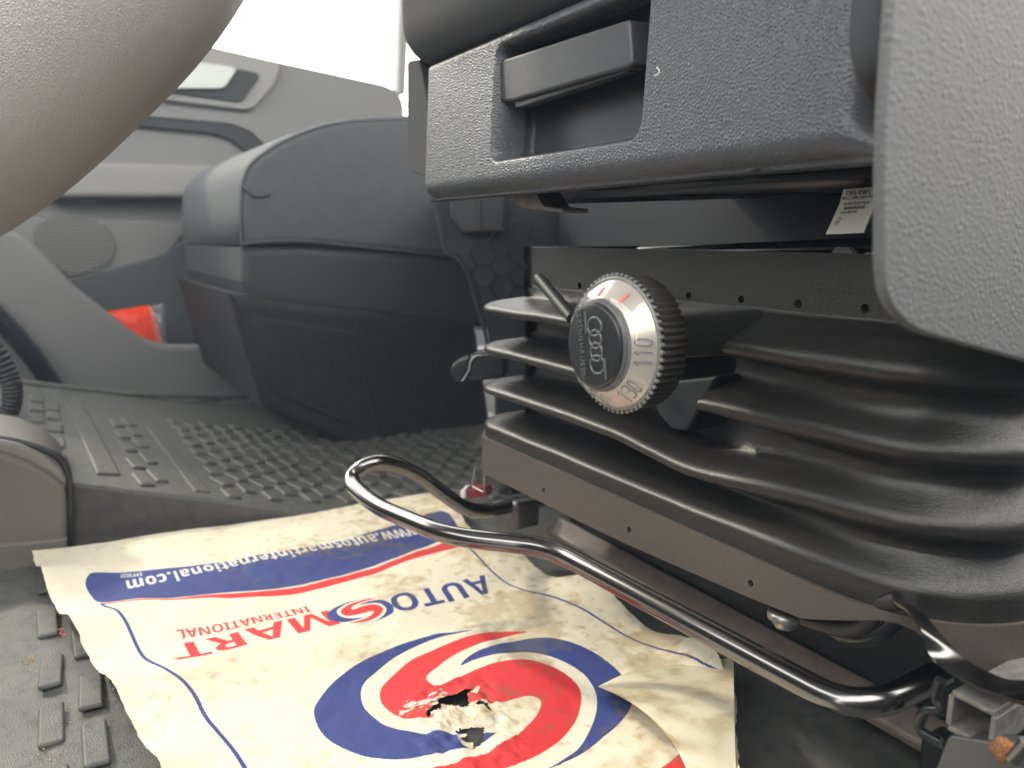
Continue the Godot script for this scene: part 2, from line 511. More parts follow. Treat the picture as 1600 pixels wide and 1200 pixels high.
	for y in range(maxi(0, int(scuff.y) - span), mini(H, int(scuff.y) + span)):
		for x in range(maxi(0, int(scuff.x) - span), mini(W, int(scuff.x) + span)):
			var d := Vector2(x, y) - scuff
			var a := (d.x * sv.y - d.y * sv.x) / det
			var b := (su.x * d.y - su.y * d.x) / det
			var r := sqrt(a * a + b * b)
			if r > 1.5: continue
			var v := n.get_noise_2d(x, y) * 0.75 + f.get_noise_2d(x * 0.35 + y * 0.2, y) * 0.35
			if v > r * 0.85 - 0.62:
				var w := f.get_noise_2d(y * 0.7 + x * 0.3, x)
				var cc := lin(0.82, 0.78, 0.70).lerp(lin(0.62, 0.5, 0.36), clampf(w * 1.6 + 0.2, 0, 1))
				img.set_pixel(x, y, img.get_pixel(x, y).lerp(cc, clampf((v - r * 0.85 + 0.62) * 8.0, 0, 1)))
	# footprints and dirt: brown blotches with an outline of their own, more where the boots rest
	var w2 := W / 2
	var h2 := H / 2
	var st := Image.create(w2, h2, false, Image.FORMAT_RGBA8)
	var d1 := FastNoiseLite.new(); d1.seed = 31; d1.frequency = 0.007; d1.fractal_octaves = 5
	var d2 := FastNoiseLite.new(); d2.seed = 37; d2.frequency = 0.05; d2.fractal_octaves = 4
	var d3 := FastNoiseLite.new(); d3.seed = 41; d3.frequency = 0.004; d3.fractal_octaves = 2
	for y in h2:
		for x in w2:
			var a := d1.get_noise_2d(x, y)
			var b := d2.get_noise_2d(x, y)
			var boots := 0.15 + 0.95 * smoothstep(0.28, 0.75, float(x) / w2 + 0.25 * d3.get_noise_2d(x + 300, y)) + 0.5 * d3.get_noise_2d(x, y + 500)
			var v := clampf((a * 0.8 + b * 0.45 + 0.05) * boots * 1.5, 0.0, 0.5)
			var thin := clampf((b - 0.33) * 2.0, 0.0, 0.4) * clampf(boots + a, 0.0, 1.5)
			st.set_pixel(x, y, Color(0.56, 0.44, 0.25, clampf(v * 0.6 + thin * 0.5, 0, 0.42)))
	st.resize(W, H, Image.INTERPOLATE_BILINEAR)
	img.blend_rect(st, Rect2i(0, 0, W, H), Vector2i.ZERO)
	return ImageTexture.create_from_image(img)

func edge_x(pts: Array, z: float) -> float:
	for i in pts.size() - 1:
		if z <= pts[i + 1].y or i == pts.size() - 2:
			var t: float = (z - pts[i].y) / (pts[i + 1].y - pts[i].y)
			return lerpf(pts[i].x, pts[i + 1].x, clampf(t, -0.2, 1.2))
	return pts[-1].x

var wob := FastNoiseLite.new()

func paper_height(x: float, z: float, u: float) -> float:
	var lift := 0.006 * exp(-u * 9.0) * (1.0 + sin(z * 62.0 + 0.6)) + 0.0015 * sin(z * 41.0 + x * 20.0)
	var right := 0.010 * exp(-(1.0 - u) * 13.0) * (0.6 + 0.7 * sin(z * 55.0 + 1.0))
	var crease := wob.get_noise_2d(x * 330.0, z * 330.0) * 0.0013
	return 0.012 + lift + maxf(right, -0.002) + crease

func paper_mat():
	var left := [Vector2(-0.0285, -0.7677), Vector2(-0.0189, -0.6785), Vector2(-0.0043, -0.5932), Vector2(0.0073, -0.5329), Vector2(0.0162, -0.4823), Vector2(0.0227, -0.4428), Vector2(0.0269, -0.409), Vector2(0.0345, -0.3382)]
	var right := [Vector2(0.3585, -0.7343), Vector2(0.3378, -0.6607), Vector2(0.3327, -0.5984), Vector2(0.3371, -0.5372), Vector2(0.3446, -0.4816), Vector2(0.3512, -0.435), Vector2(0.3526, -0.3918), Vector2(0.3543, -0.357), Vector2(0.3529, -0.3211), Vector2(0.3349, -0.287), Vector2(0.2918, -0.2466), Vector2(0.2328, -0.1881)]
	var th := thing("paper_floor_mat", "stained cream paper floor mat printed with a red and blue swirl, torn in the middle", "paper mat", Vector3(0.17, 0.0, -0.5))
	var root := Vector3(0.17, 0.0, -0.5)
	var holes := [[Vector2(0.1783, -0.3829), Vector2(0.1878, -0.3838), Vector2(0.1979, -0.3825), Vector2(0.2037, -0.38), Vector2(0.2004, -0.3777), Vector2(0.1971, -0.3732), Vector2(0.1956, -0.3683), Vector2(0.1901, -0.3675), Vector2(0.1855, -0.3732), Vector2(0.1796, -0.3749), Vector2(0.1754, -0.3724), Vector2(0.1702, -0.3686), Vector2(0.168, -0.3704), Vector2(0.174, -0.3764)], [Vector2(0.1986, -0.367), Vector2(0.2032, -0.3636), Vector2(0.2042, -0.3594), Vector2(0.2038, -0.3535), Vector2(0.2011, -0.3572), Vector2(0.1987, -0.3625)], [Vector2(0.177, -0.3488), Vector2(0.1825, -0.3478), Vector2(0.1933, -0.3457), Vector2(0.189, -0.3398), Vector2(0.186, -0.3353), Vector2(0.1811, -0.3333), Vector2(0.1784, -0.3328), Vector2(0.1772, -0.3366), Vector2(0.1757, -0.3393), Vector2(0.1771, -0.3435)]]
	var nu := 300
	var nv := 420
	var P := []
	for i in nv + 1:
		var row := []
		for j in nu + 1:
			var u := float(j) / nu
			var zf := lerpf(left[0].y, right[0].y, u) + 0.0006 * sin(u * 9.0)
			var v := float(i) / nv
			var z := lerpf(zf, -0.16, v)
			var jag := wob.get_noise_2d(z * 2600.0, 3.0) * 0.0010 + wob.get_noise_2d(z * 700.0, 9.0) * 0.002
			var x := lerpf(edge_x(left, z) + jag * 0.5, edge_x(right, z) + jag, u)
			var y := paper_height(x, z, u)
			for h in 2:
				var c: Vector2 = [Vector2(0.1882, -0.3755), Vector2(0.1824, -0.3409)][h]
				var dd := Vector2(x, z).distance_to(c)
				y += 0.0022 * exp(-pow((dd - 0.02) / 0.012, 2.0)) * (0.5 + wob.get_noise_2d(x * 1500.0, z * 1500.0))
			row.append(Vector3(x, y, z) - root)
		P.append(row)
	var cut := func(i: int, j: int) -> bool:
		var c: Vector3 = (P[i][j] + P[i + 1][j + 1]) / 2 + root
		var q := Vector2(c.x, c.z)
		var q2 := q + Vector2(wob.get_noise_2d(q.x * 9000.0, q.y * 9000.0), wob.get_noise_2d(q.y * 9000.0, 50.0 + q.x * 9000.0)) * 0.0014
		for h in holes:
			if Geometry2D.is_point_in_polygon(q2, PackedVector2Array(h)): return true
		return false
	var uv := func(p: Vector3) -> Vector2:
		return (Vector2(p.x + root.x, p.z + root.z) - SHEET.position) / SHEET.size
	var st := new_st()
	patch(st, P, true, cut, uv)
	var m := StandardMaterial3D.new()
	m.resource_name = "printed_paper"
	m.albedo_texture = sheet_print()
	m.roughness = 0.75
	var creases := noise_tex(FastNoiseLite.TYPE_SIMPLEX, 0.012, 1024, 71, true, 5.0)
	(creases.noise as FastNoiseLite).fractal_type = FastNoiseLite.FRACTAL_RIDGED
	(creases.noise as FastNoiseLite).fractal_octaves = 4
	m.normal_enabled = true
	m.normal_texture = creases
	m.normal_scale = 0.2
	var o := obj("sheet", done(st), m, th)
	# corner folded over towards the seat: blank back of the paper on top
	var blank := pm("paper_back", lin(0.76, 0.70, 0.545), 0.75)
	blank.albedo_texture = noise_tex(FastNoiseLite.TYPE_SIMPLEX, 0.01, 512, 61, false, 1.0, [[0.0, 0.35, 0.5, 0.7, 1.0], [Color(0.74, 0.68, 0.58), Color(0.88, 0.85, 0.79), Color(0.95, 0.94, 0.91), Color(0.99, 0.99, 0.98), Color(1, 1, 1)]], 5)
	blank.uv1_scale = Vector3.ONE * 5.0
	var A := [Vector3(0.2715, 0.016, -0.3405), Vector3(0.3014, 0.016, -0.3424), Vector3(0.3312, 0.016, -0.3329), Vector3(0.3677, 0.016, -0.3196)]
	var B := [Vector3(0.2599, 0.032, -0.3083), Vector3(0.2687, 0.032, -0.2936), Vector3(0.2857, 0.032, -0.2783), Vector3(0.3098, 0.032, -0.2669)]
	var C := [Vector3(0.2652, 0.03, -0.2895), Vector3(0.2634, 0.03, -0.272), Vector3(0.2741, 0.03, -0.2592), Vector3(0.2909, 0.03, -0.2489)]
	var D := [Vector3(0.2706, 0.022, -0.2744), Vector3(0.2642, 0.022, -0.2598), Vector3(0.2713, 0.022, -0.2467), Vector3(0.2807, 0.022, -0.2381)]
	var E := [Vector3(0.2579, 0.018, -0.2443), Vector3(0.2524, 0.018, -0.2345), Vector3(0.2586, 0.018, -0.2256), Vector3(0.262, 0.018, -0.2186)]
	var rows := []
	for l in [A, B, C, D, E]:
		var r := curve(l, 8)
		var k := 0
		for p in r.size(): r[p] -= root
		rows.append(r)
	var dense := []
	for j in rows[0].size():
		var col := []
		for r in rows: col.append(r[j])
		dense.append(curve(col, 8))
	st = new_st()
	patch(st, dense)
	var low := []
	for r in dense:
		var rr := []
		for p in r: rr.append(p - Vector3(0, 0.0006, 0))
		low.append(rr)
	patch(st, low, true)
	obj("folded_flap", done(st), blank, th)
	# curled tatters at the holes
	for k in [0, 2, 4, 6, 8]:
		var c: Vector2 = [Vector2(0.1779, -0.3805), Vector2(0.1794, -0.373), Vector2(0.1845, -0.3712), Vector2(0.1898, -0.3641), Vector2(0.2018, -0.3765), Vector2(0.1976, -0.3619), Vector2(0.178, -0.3447), Vector2(0.1896, -0.3422), Vector2(0.1782, -0.3345)][k]
		var a := rng.randf() * TAU
		var s := new_st()
		var g := []
		for i in 6:
			var row := []
			for j in 4:
				var q := Vector2((i / 5.0 - 0.2) * 0.007, (j / 3.0 - 0.5) * 0.006 * (1.0 - i / 9.0)).rotated(a)
				row.append(Vector3(c.x + q.x, 0.0135 + 0.003 * pow(i / 5.0, 2.0) + rng.randf() * 0.0008, c.y + q.y) - root)
			g.append(row)
		patch(s, g, true)
		obj("tatter", done(s), blank, th)

# ---------------------------------------------------------------- driver's seat
const FRONT := 0.29
func seat_path() -> Array:
	# [point, outward normal] round the foot of the bellows: far side, front, near side
	var out := []
	var zl := -0.538
	var zr := -0.137
	var rl := 0.03
	var rr := 0.06
	for k in 10: out.append([Vector3(lerpf(0.62, FRONT + rl, k / 10.0), 0, zl), Vector3(0, 0, -1)])
	for k in 11:
		var a := PI / 2 * k / 10
		var n := Vector3(-sin(a), 0, -cos(a))
		out.append([Vector3(FRONT + rl, 0, zl + rl) + n * rl, n])
	for k in range(1, 80): out.append([Vector3(FRONT, 0, lerpf(zl + rl, zr - rr, k / 80.0)), Vector3(-1, 0, 0)])
	for k in 15:
		var a := PI / 2 * k / 14
		var n := Vector3(-cos(a), 0, sin(a))
		out.append([Vector3(FRONT + rr, 0, zr - rr) + n * rr, n])
	for k in range(1, 8): out.append([Vector3(lerpf(FRONT + rr, 0.62, k / 7.0), 0, zr), Vector3(0, 0, 1)])
	return out

func bellows(seat: Node3D, root: Vector3):
	var path := seat_path()
	# fold profiles (inset, height): flat shelves at the far end, soft rolls round the near corner
	var prof := [Vector2(0.0, 0.1305)]
	var soft := [Vector2(0.0, 0.1305)]
	var tips := [0.1425, 0.1725, 0.2035, 0.2355]
	var shelf := [Vector2(0.036, -0.0150), Vector2(0.036, -0.0100), Vector2(0.035, -0.0064), Vector2(0.020, -0.0056), Vector2(0.0065, -0.0050), Vector2(0.0016, -0.0034), Vector2(0.0, -0.0008), Vector2(0.0012, 0.0016), Vector2(0.0050, 0.0034), Vector2(0.0120, 0.0050), Vector2(0.0230, 0.0068), Vector2(0.0345, 0.0090)]
	var roll := [Vector2(0.0125, -0.0145), Vector2(0.0118, -0.0118), Vector2(0.0102, -0.0092), Vector2(0.0078, -0.0070), Vector2(0.0048, -0.0050), Vector2(0.0020, -0.0028), Vector2(0.0004, -0.0004), Vector2(0.0006, 0.0022), Vector2(0.0028, 0.0050), Vector2(0.0062, 0.0080), Vector2(0.0096, 0.0112), Vector2(0.0120, 0.0144)]
	for k in 4:
		for i in range(5 if k == 0 else 0, 12):
			prof.append(Vector2(0, tips[k]) + shelf[i])
			soft.append(Vector2(0, tips[k]) + roll[i])
	for l in [prof, soft]: l.append_array([Vector2(0.0325, 0.2505), Vector2(0.0335, 0.2530)])
	var P := []
	var dent := FastNoiseLite.new()
	dent.seed = 5
	dent.frequency = 9.0
	for s in path:
		var row := []
		var z: float = s[0].z
		var ease := smoothstep(-0.36, -0.17, z)
		for pk in prof.size():
			var p: Vector2 = prof[pk].lerp(soft[pk], ease)
			var deep: float = p.x
			# the shaft of the knob presses the third fold down and out
			var sag := exp(-pow((z + 0.285) / 0.05, 2.0)) * smoothstep(0.145, 0.17, p.y) * (1.0 - smoothstep(0.185, 0.20, p.y))
			var w := dent.get_noise_3d(z, p.y * 2.0, s[0].x)
			row.append(s[0] - s[1] * (deep + w * 0.0014 - sag * 0.004) + Vector3(0, p.y - sag * 0.006 + w * 0.0008, 0) - root)
		P.append(row)
	var gap := func(i: int, j: int) -> bool:
		var z: float = path[i][0].z
		var y: float = prof[j].y
		return absf(path[i][1].x) > 0.99 and z > -0.352 and z < -0.288 and y > 0.181 and y < 0.2205
	var st := new_st()
	patch(st, P, true, gap)
	var b := obj("bellows", done(st), M.black_vinyl, seat)
	# flat rims above and below with real holes
	var top_holes := []
	for px in [Vector3(0.323, 0.2563, -0.4761), Vector3(0.323, 0.2547, -0.437), Vector3(0.323, 0.2555, -0.3303), Vector3(0.323, 0.2563, -0.2906), Vector3(0.323, 0.2566, -0.2537), Vector3(0.323, 0.2573, -0.217), Vector3(0.323, 0.2555, -0.1783)]: top_holes.append(px)
	rim("top_flange", seat, root, path, 0.0335, [0.2525, 0.2525], [0.282, 0.282], top_holes, 0.0022, M.black_vinyl)
	var low_holes := []
	for px in [Vector3(0.2885, 0.1145, -0.4286), Vector3(0.2885, 0.1164, -0.3359), Vector3(0.2885, 0.1196, -0.2427)]: low_holes.append(px)
	rim("bottom_flange", seat, root, path, -0.0015, [], [0.1335, 0.1335], low_holes, 0.0019, M.lit_vinyl)

func rim(called: String, seat: Node3D, root: Vector3, path: Array, inset: float, low: Array, high: Array, holes: Array, r: float, m: Material):
	var st := new_st()
	var front := []
	for s in path:
		var p: Vector3 = s[0] - s[1] * inset
		var y0: float = low[0] if low.size() else flange_foot(p)
		front.append([Vector3(p.x, y0, p.z), Vector3(p.x, high[0], p.z), s[1]])
	for i in front.size() - 1:
		var a = front[i]
		var b = front[i + 1]
		var cut := false
		for h in holes:
			if absf(a[2].x) > 0.99 and h.z > a[0].z - 0.004 and h.z < b[0].z + 0.004: cut = true
		if cut: continue
		st.set_smooth_group(0)
		quad(st, a[0] - root, a[1] - root, b[1] - root, b[0] - root)
	# cells with a hole
	var runs := []
	var k := 0
	while k < front.size() - 1:
		var got := []
		var a = front[k]
		var e := k
		for h in holes:
			if absf(a[2].x) > 0.99 and h.z > a[0].z - 0.004 and h.z < front[k + 1][0].z + 0.004: got.append(h)
		if got:
			e = k + 1
			while e < front.size() - 1 and got[0].z > front[e][0].z - 0.004: e += 1
			runs.append([k, e, got[0]])
			k = e
		else: k += 1
	for run in runs:
		var a = front[run[0]]
		var b = front[run[1]]
		var h: Vector3 = run[2]
		var c := Vector3(a[0].x, clampf(h.y, a[0].y + r * 1.6, a[1].y - r * 1.6), h.z)
		var ring := []
		var outer := []
		var y0: float = minf(a[0].y, b[0].y)
		var angles := []
		for q in 16: angles.append(TAU * q / 16 - PI)
		for corner in [a[0], a[1], b[0], b[1]]: angles.append(atan2(corner.y - c.y, corner.z - c.z))
		angles.sort()
		for t in angles:
			var d := Vector3(0, sin(t), cos(t))
			ring.append(c + d * r)
			var zz: float = b[0].z if d.z > 0 else a[0].z
			var s := 1e9
			if absf(d.z) > 1e-5: s = minf(s, (zz - c.z) / d.z)
			var p := c + d * s
			# upper and lower edge, the lower one sloping
			var yt := a[1].y as float
			if p.y > yt: p = c + d * ((yt - c.y) / d.y)
			var yb: float = lerpf(a[0].y, b[0].y, clampf((p.z - a[0].z) / (b[0].z - a[0].z), 0, 1))
			if p.y < yb:
				var slope: float = (b[0].y - a[0].y) / (b[0].z - a[0].z)
				p = c + d * ((a[0].y + slope * (c.z - a[0].z) - c.y) / (d.y - slope * d.z))
			outer.append(p)
		st.set_smooth_group(-1)
		for q in ring.size():
			var q2 := (q + 1) % ring.size()
			quad(st, outer[q] - root, ring[q] - root, ring[q2] - root, outer[q2] - root)
			var inn := Vector3(0.006, 0, 0)
			quad(st, ring[q] - root, ring[q] + inn - root, ring[q2] + inn - root, ring[q2] - root)
	# thickness: rolled edge and back
	for i in front.size() - 1:
		var a = front[i]
		var b = front[i + 1]
		st.set_smooth_group(2)
		quad(st, a[1] - root, a[1] - a[2] * 0.004 - root, b[1] - b[2] * 0.004 - root, b[1] - root)
		quad(st, b[0] - root, b[0] - b[2] * 0.006 - root, a[0] - a[2] * 0.006 - root, a[0] - root)
	obj(called, done(st), m, seat)

func flange_foot(p: Vector3) -> float:
	# lower edge of the bottom rim: a gentle rise towards the door, with an arch by the strap
	var along := p.z + (p.x - 0.2885) * 0.7
	var t := [Vector2(-0.52, 0.1), Vector2(-0.51, 0.1038), Vector2(-0.39, 0.1053), Vector2(-0.34, 0.1065), Vector2(-0.29, 0.1092), Vector2(-0.2475, 0.1116), Vector2(-0.2125, 0.1145), Vector2(-0.2048, 0.1174), Vector2(-0.19, 0.1235), Vector2(-0.1826, 0.1262), Vector2(-0.1748, 0.1288), Vector2(-0.1668, 0.1298), Vector2(-0.1586, 0.1286), Vector2(-0.1504, 0.1235), Vector2(-0.1423, 0.1164), Vector2(-0.1343, 0.1119), Vector2(-0.1192, 0.1093), Vector2(-0.1, 0.1056), Vector2(-0.05, 0.103)]
	if p.x > FRONT + 0.031 and p.z < -0.4: return 0.1
	for i in t.size() - 1:
		if along <= t[i + 1].x: return lerpf(t[i].y, t[i + 1].y, clampf((along - t[i].x) / (t[i + 1].x - t[i].x), 0, 1))
	return t[-1].y

func weight_knob(seat: Node3D, root: Vector3):
	var c := Vector3(0.23, 0.2402, -0.2801) - root
	var ax := Vector3(-1, 0, 0)
	var k := Node3D.new()
	k.name = "weight_knob"
	seat.add_child(k, true)
	var R := 0.0318
	# ridged grip
	var st := new_st()
	var ridge := func(r: float, i: int) -> float:
		return r - (0.0014 if i % 4 < 2 and r > 0.0285 else 0.0)
	lathe(st, [Vector2(0.0001, -0.016), Vector2(0.024, -0.016), Vector2(R - 0.0015, -0.0155), Vector2(R, -0.0135), Vector2(R, -0.001), Vector2(R - 0.001, 0.0), Vector2(0.0001, 0.0)], c, ax, 60 * 4, ridge)
	obj("grip", done(st), M.grip_rubber, k)
	# clear crown ring with teeth
	for i in 60:
		var a := TAU * i / 60
		var d := Vector3(0, sin(a), cos(a))
		var b := Basis(Vector3(1, 0, 0), d, Vector3(1, 0, 0).cross(d))
		obj("tooth", rounded(place(c + d * (R + 0.0002) + ax * 0.0012, b), Vector3(0.0016, 0.0022, 0.0015), 0.0003, 1), M.tooth_plastic, k)
	st = new_st()
	lathe(st, [Vector2(R - 0.001, 0.0), Vector2(R - 0.0002, 0.0006), Vector2(R - 0.0002, 0.0018), Vector2(R - 0.001, 0.0026), Vector2(R - 0.0016, 0.0024)], c, ax, 64)
	obj("rim_ring", done(st), M.tooth_plastic, k)
	# printed dial cone, under a clear crown
	st = new_st()
	lathe(st, [Vector2(R - 0.0014, 0.0018), Vector2(R - 0.003, 0.0034), Vector2(0.0225, 0.0092), Vector2(0.0218, 0.0098)], c, ax, 64)
	obj("dial", done(st), M.dial_cream, k)
	st = new_st()
	lathe(st, [Vector2(R - 0.0012, 0.003), Vector2(R - 0.0022, 0.0052), Vector2(0.0262, 0.0094), Vector2(0.0222, 0.0116), Vector2(0.0214, 0.0118)], c, ax, 64)
	obj("clear_crown", done(st), M.clear_plastic, k)
	# cap
	st = new_st()
	lathe(st, [Vector2(0.0216, 0.0095), Vector2(0.0216, 0.0120), Vector2(0.0208, 0.0130), Vector2(0.0198, 0.0131)], c, ax, 64)
	obj("cap_ring", done(st), M.tooth_plastic_dark, k)
	st = new_st()
	lathe(st, [Vector2(0.0199, 0.011), Vector2(0.0199, 0.0139), Vector2(0.0193, 0.0147), Vector2(0.0175, 0.0149), Vector2(0.0001, 0.0150)], c, ax, 64)
	obj("cap", done(st), M.cap_plastic, k)
	var face_at := c + ax * 0.0150
	# raised coil emblem and maker's name, running down the cap
	var down := Vector3(0, -1, 0.16).normalized()
	var upw := Vector3(0, 0.16, 1).normalized()
	var on_cap := func(a: float, b: float) -> Vector3: return face_at + down * a + upw * b
	for i in 4:
		var ring := []
		var n := 26
		for q in n + 1:
			var t := TAU * q / n
			ring.append(on_cap.call((i - 1.5) * 0.0058 + cos(t) * 0.0042, 0.003 + sin(t) * (0.0052 if i % 3 == 0 else 0.0042)))
		obj("coil", pipe(ring, 0.00075, 8), M.cap_mark, k)
	obj("emblem_line", pipe([on_cap.call(-0.016, -0.0035), on_cap.call(-0.006, -0.0035)], 0.00075, 8), M.cap_mark, k)
	obj("emblem_line", pipe([on_cap.call(0.006, 0.0085), on_cap.call(0.0155, 0.0085)], 0.00075, 8), M.cap_mark, k)
	var t := TextMesh.new()
	t.text = "ISRINGHAUSEN"
	t.font = face(700)
	t.font_size = 32
	t.pixel_size = 0.0001
	t.depth = 0.0012
	var w := t.get_aabb().size
	var o := obj("lettering", t, M.cap_mark, k)
	var s := 0.0325 / w.x
	o.transform = Transform3D(Basis(down * s, upw * s, ax), on_cap.call(-0.001, -0.0078))
	# numbers printed round the dial, tops towards the cap
	for it in [["110", 1.0], ["130", 48.0], ["150", 100.0]]:
		var a := deg_to_rad(it[1])
		var d := Vector3(0, -sin(a), cos(a))
		var slope := (d * -0.0068 + ax * 0.0058).normalized()
		var along := Vector3(0, cos(a), sin(a))
		var tt := TextMesh.new()
		tt.text = it[0]
		tt.font = face(400)
		tt.font_size = 32
		tt.pixel_size = 0.0001
		tt.depth = 0.0002
		var box := tt.get_aabb().size
		var g := 0.0084 / box.y
		var nrm := along.cross(slope)
		var oo := obj("number", tt, M.dial_ink, k)
		oo.transform = Transform3D(Basis(along * g * 0.72, slope * g, nrm), c + d * 0.0262 + ax * 0.0066)
	for a in [-62.0, -100.0]:
		var r := deg_to_rad(a)
		var d := Vector3(0, -sin(r), cos(r))
		var slope := (d * -0.0068 + ax * 0.0058).normalized()
		var along := Vector3(0, cos(r), sin(r))
		obj("red_mark", rounded(place(c + d * 0.0255 + ax * 0.0069, Basis(along, slope, along.cross(slope))), Vector3(0.0016, 0.0062, 0.0004), 0.0001, 1), M.dial_red, k)
	# shaft and its housing behind the knob
	st = new_st()
	lathe(st, [Vector2(0.0095, -0.015), Vector2(0.0095, -0.03), Vector2(0.0105, -0.05), Vector2(0.012, -0.10)], c, ax, 32)
	obj("shaft", done(st), M.black_vinyl, k)
	obj("bracket", slab([Vector3(0.3, 0.2043, -0.3378), Vector3(0.3, 0.2175, -0.283), Vector3(0.3, 0.1972, -0.2948), Vector3(0.3, 0.183, -0.3037), Vector3(0.3, 0.1813, -0.3149), Vector3(0.3, 0.1874, -0.3259)].map(func(p): return p - root), Vector3(0.03, 0, 0), 0.002), M.cavity, k)

func front_trim(seat: Node3D, root: Vector3):
	# moulded cover below the cushion, with a recess for the pull handle
	var y0 := 0.3165
	var y1 := 0.414
	var z0 := -0.545
	var z1 := -0.150
	var zs := []
	var ys := []
	var n := 150
	for i in n + 1: zs.append(lerpf(z0, z1, float(i) / n))
	for v in [-0.4365, -0.4345, -0.4325, -0.4305, -0.429, -0.2985, -0.297, -0.295, -0.293, -0.291]: zs.append(v)
	zs.sort()
	for i in 61: ys.append(lerpf(y0, y1, i / 60.0))
	for v in [0.3355, 0.337, 0.3385, 0.340, 0.3415, 0.4, 0.4015, 0.403, 0.4045]: ys.append(v)
	ys.sort()
	var P := []
	# under-lip first, then the face
	var deep := {}
	for zi in zs.size():
		var z: float = zs[zi]
		var row := []
		for k in 6: row.append(Vector3(0.272 - k * 0.0025, y0 - 0.001 * sin(k / 5.0 * PI), z) - root)
		for y in ys:
			var t: float = (y - y0) / (y1 - y0)
			var x := 0.2505 + 0.006 * t
			x += 0.010 * pow(maxf(0.0, 1.0 - (y - y0) / 0.012), 2.2)
			x += 0.008 * pow(maxf(0.0, 1.0 - (y1 - y) / 0.006), 2.0)
			x += 0.02 * pow(maxf(0.0, 1.0 - (z - z0) / 0.014), 2.4)
			x += 0.045 * pow(clampf((z + 0.188) / 0.03, 0, 1), 1.8) * smoothstep(0.318, 0.334, y)
			# recess, corners rounded
			var a := absf(z + 0.3655) - 0.0690
			var b := absf(y - 0.3705) - 0.0330
			var q := Vector2(maxf(a + 0.006, 0), maxf(b + 0.006, 0)).length() + minf(maxf(a + 0.006, b + 0.006), 0.0) - 0.006
			var m := 1.0 - smoothstep(-0.004, 0.0025, q)
			x += 0.028 * m
			deep[Vector2i(zi, row.size())] = m > 0.55
			row.append(Vector3(x, y, z) - root)
		P.append(row)
	var st := new_st()
	patch(st, P, true, func(i, j): return deep.get(Vector2i(i, j), false))
	obj("front_trim", done(st), M.trim_plastic, seat)
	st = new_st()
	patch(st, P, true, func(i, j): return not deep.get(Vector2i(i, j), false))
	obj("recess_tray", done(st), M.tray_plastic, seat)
	# pull handle: a paddle hinged across the recess
	var h := obj("pull_handle", slab(soften([Vector3(0.2585, 0.3977, -0.4442), Vector3(0.2585, 0.3942, -0.3125), Vector3(0.2585, 0.3733, -0.3092), Vector3(0.2585, 0.3717, -0.312), Vector3(0.2585, 0.3712, -0.4218), Vector3(0.2585, 0.3733, -0.442)].map(func(p): return p - root), 0.003), Vector3(0.012, 0, 0), 0.003), M.handle_plastic, seat)
	obj("handle_lip", slab(soften([Vector3(0.262, 0.3725, -0.4238), Vector3(0.262, 0.3743, -0.3158), Vector3(0.262, 0.3709, -0.3156), Vector3(0.262, 0.3673, -0.4185), Vector3(0.262, 0.3682, -0.4253)].map(func(p): return p - root), 0.001), Vector3(0.006, 0, 0), 0.001), M.handle_plastic, h)

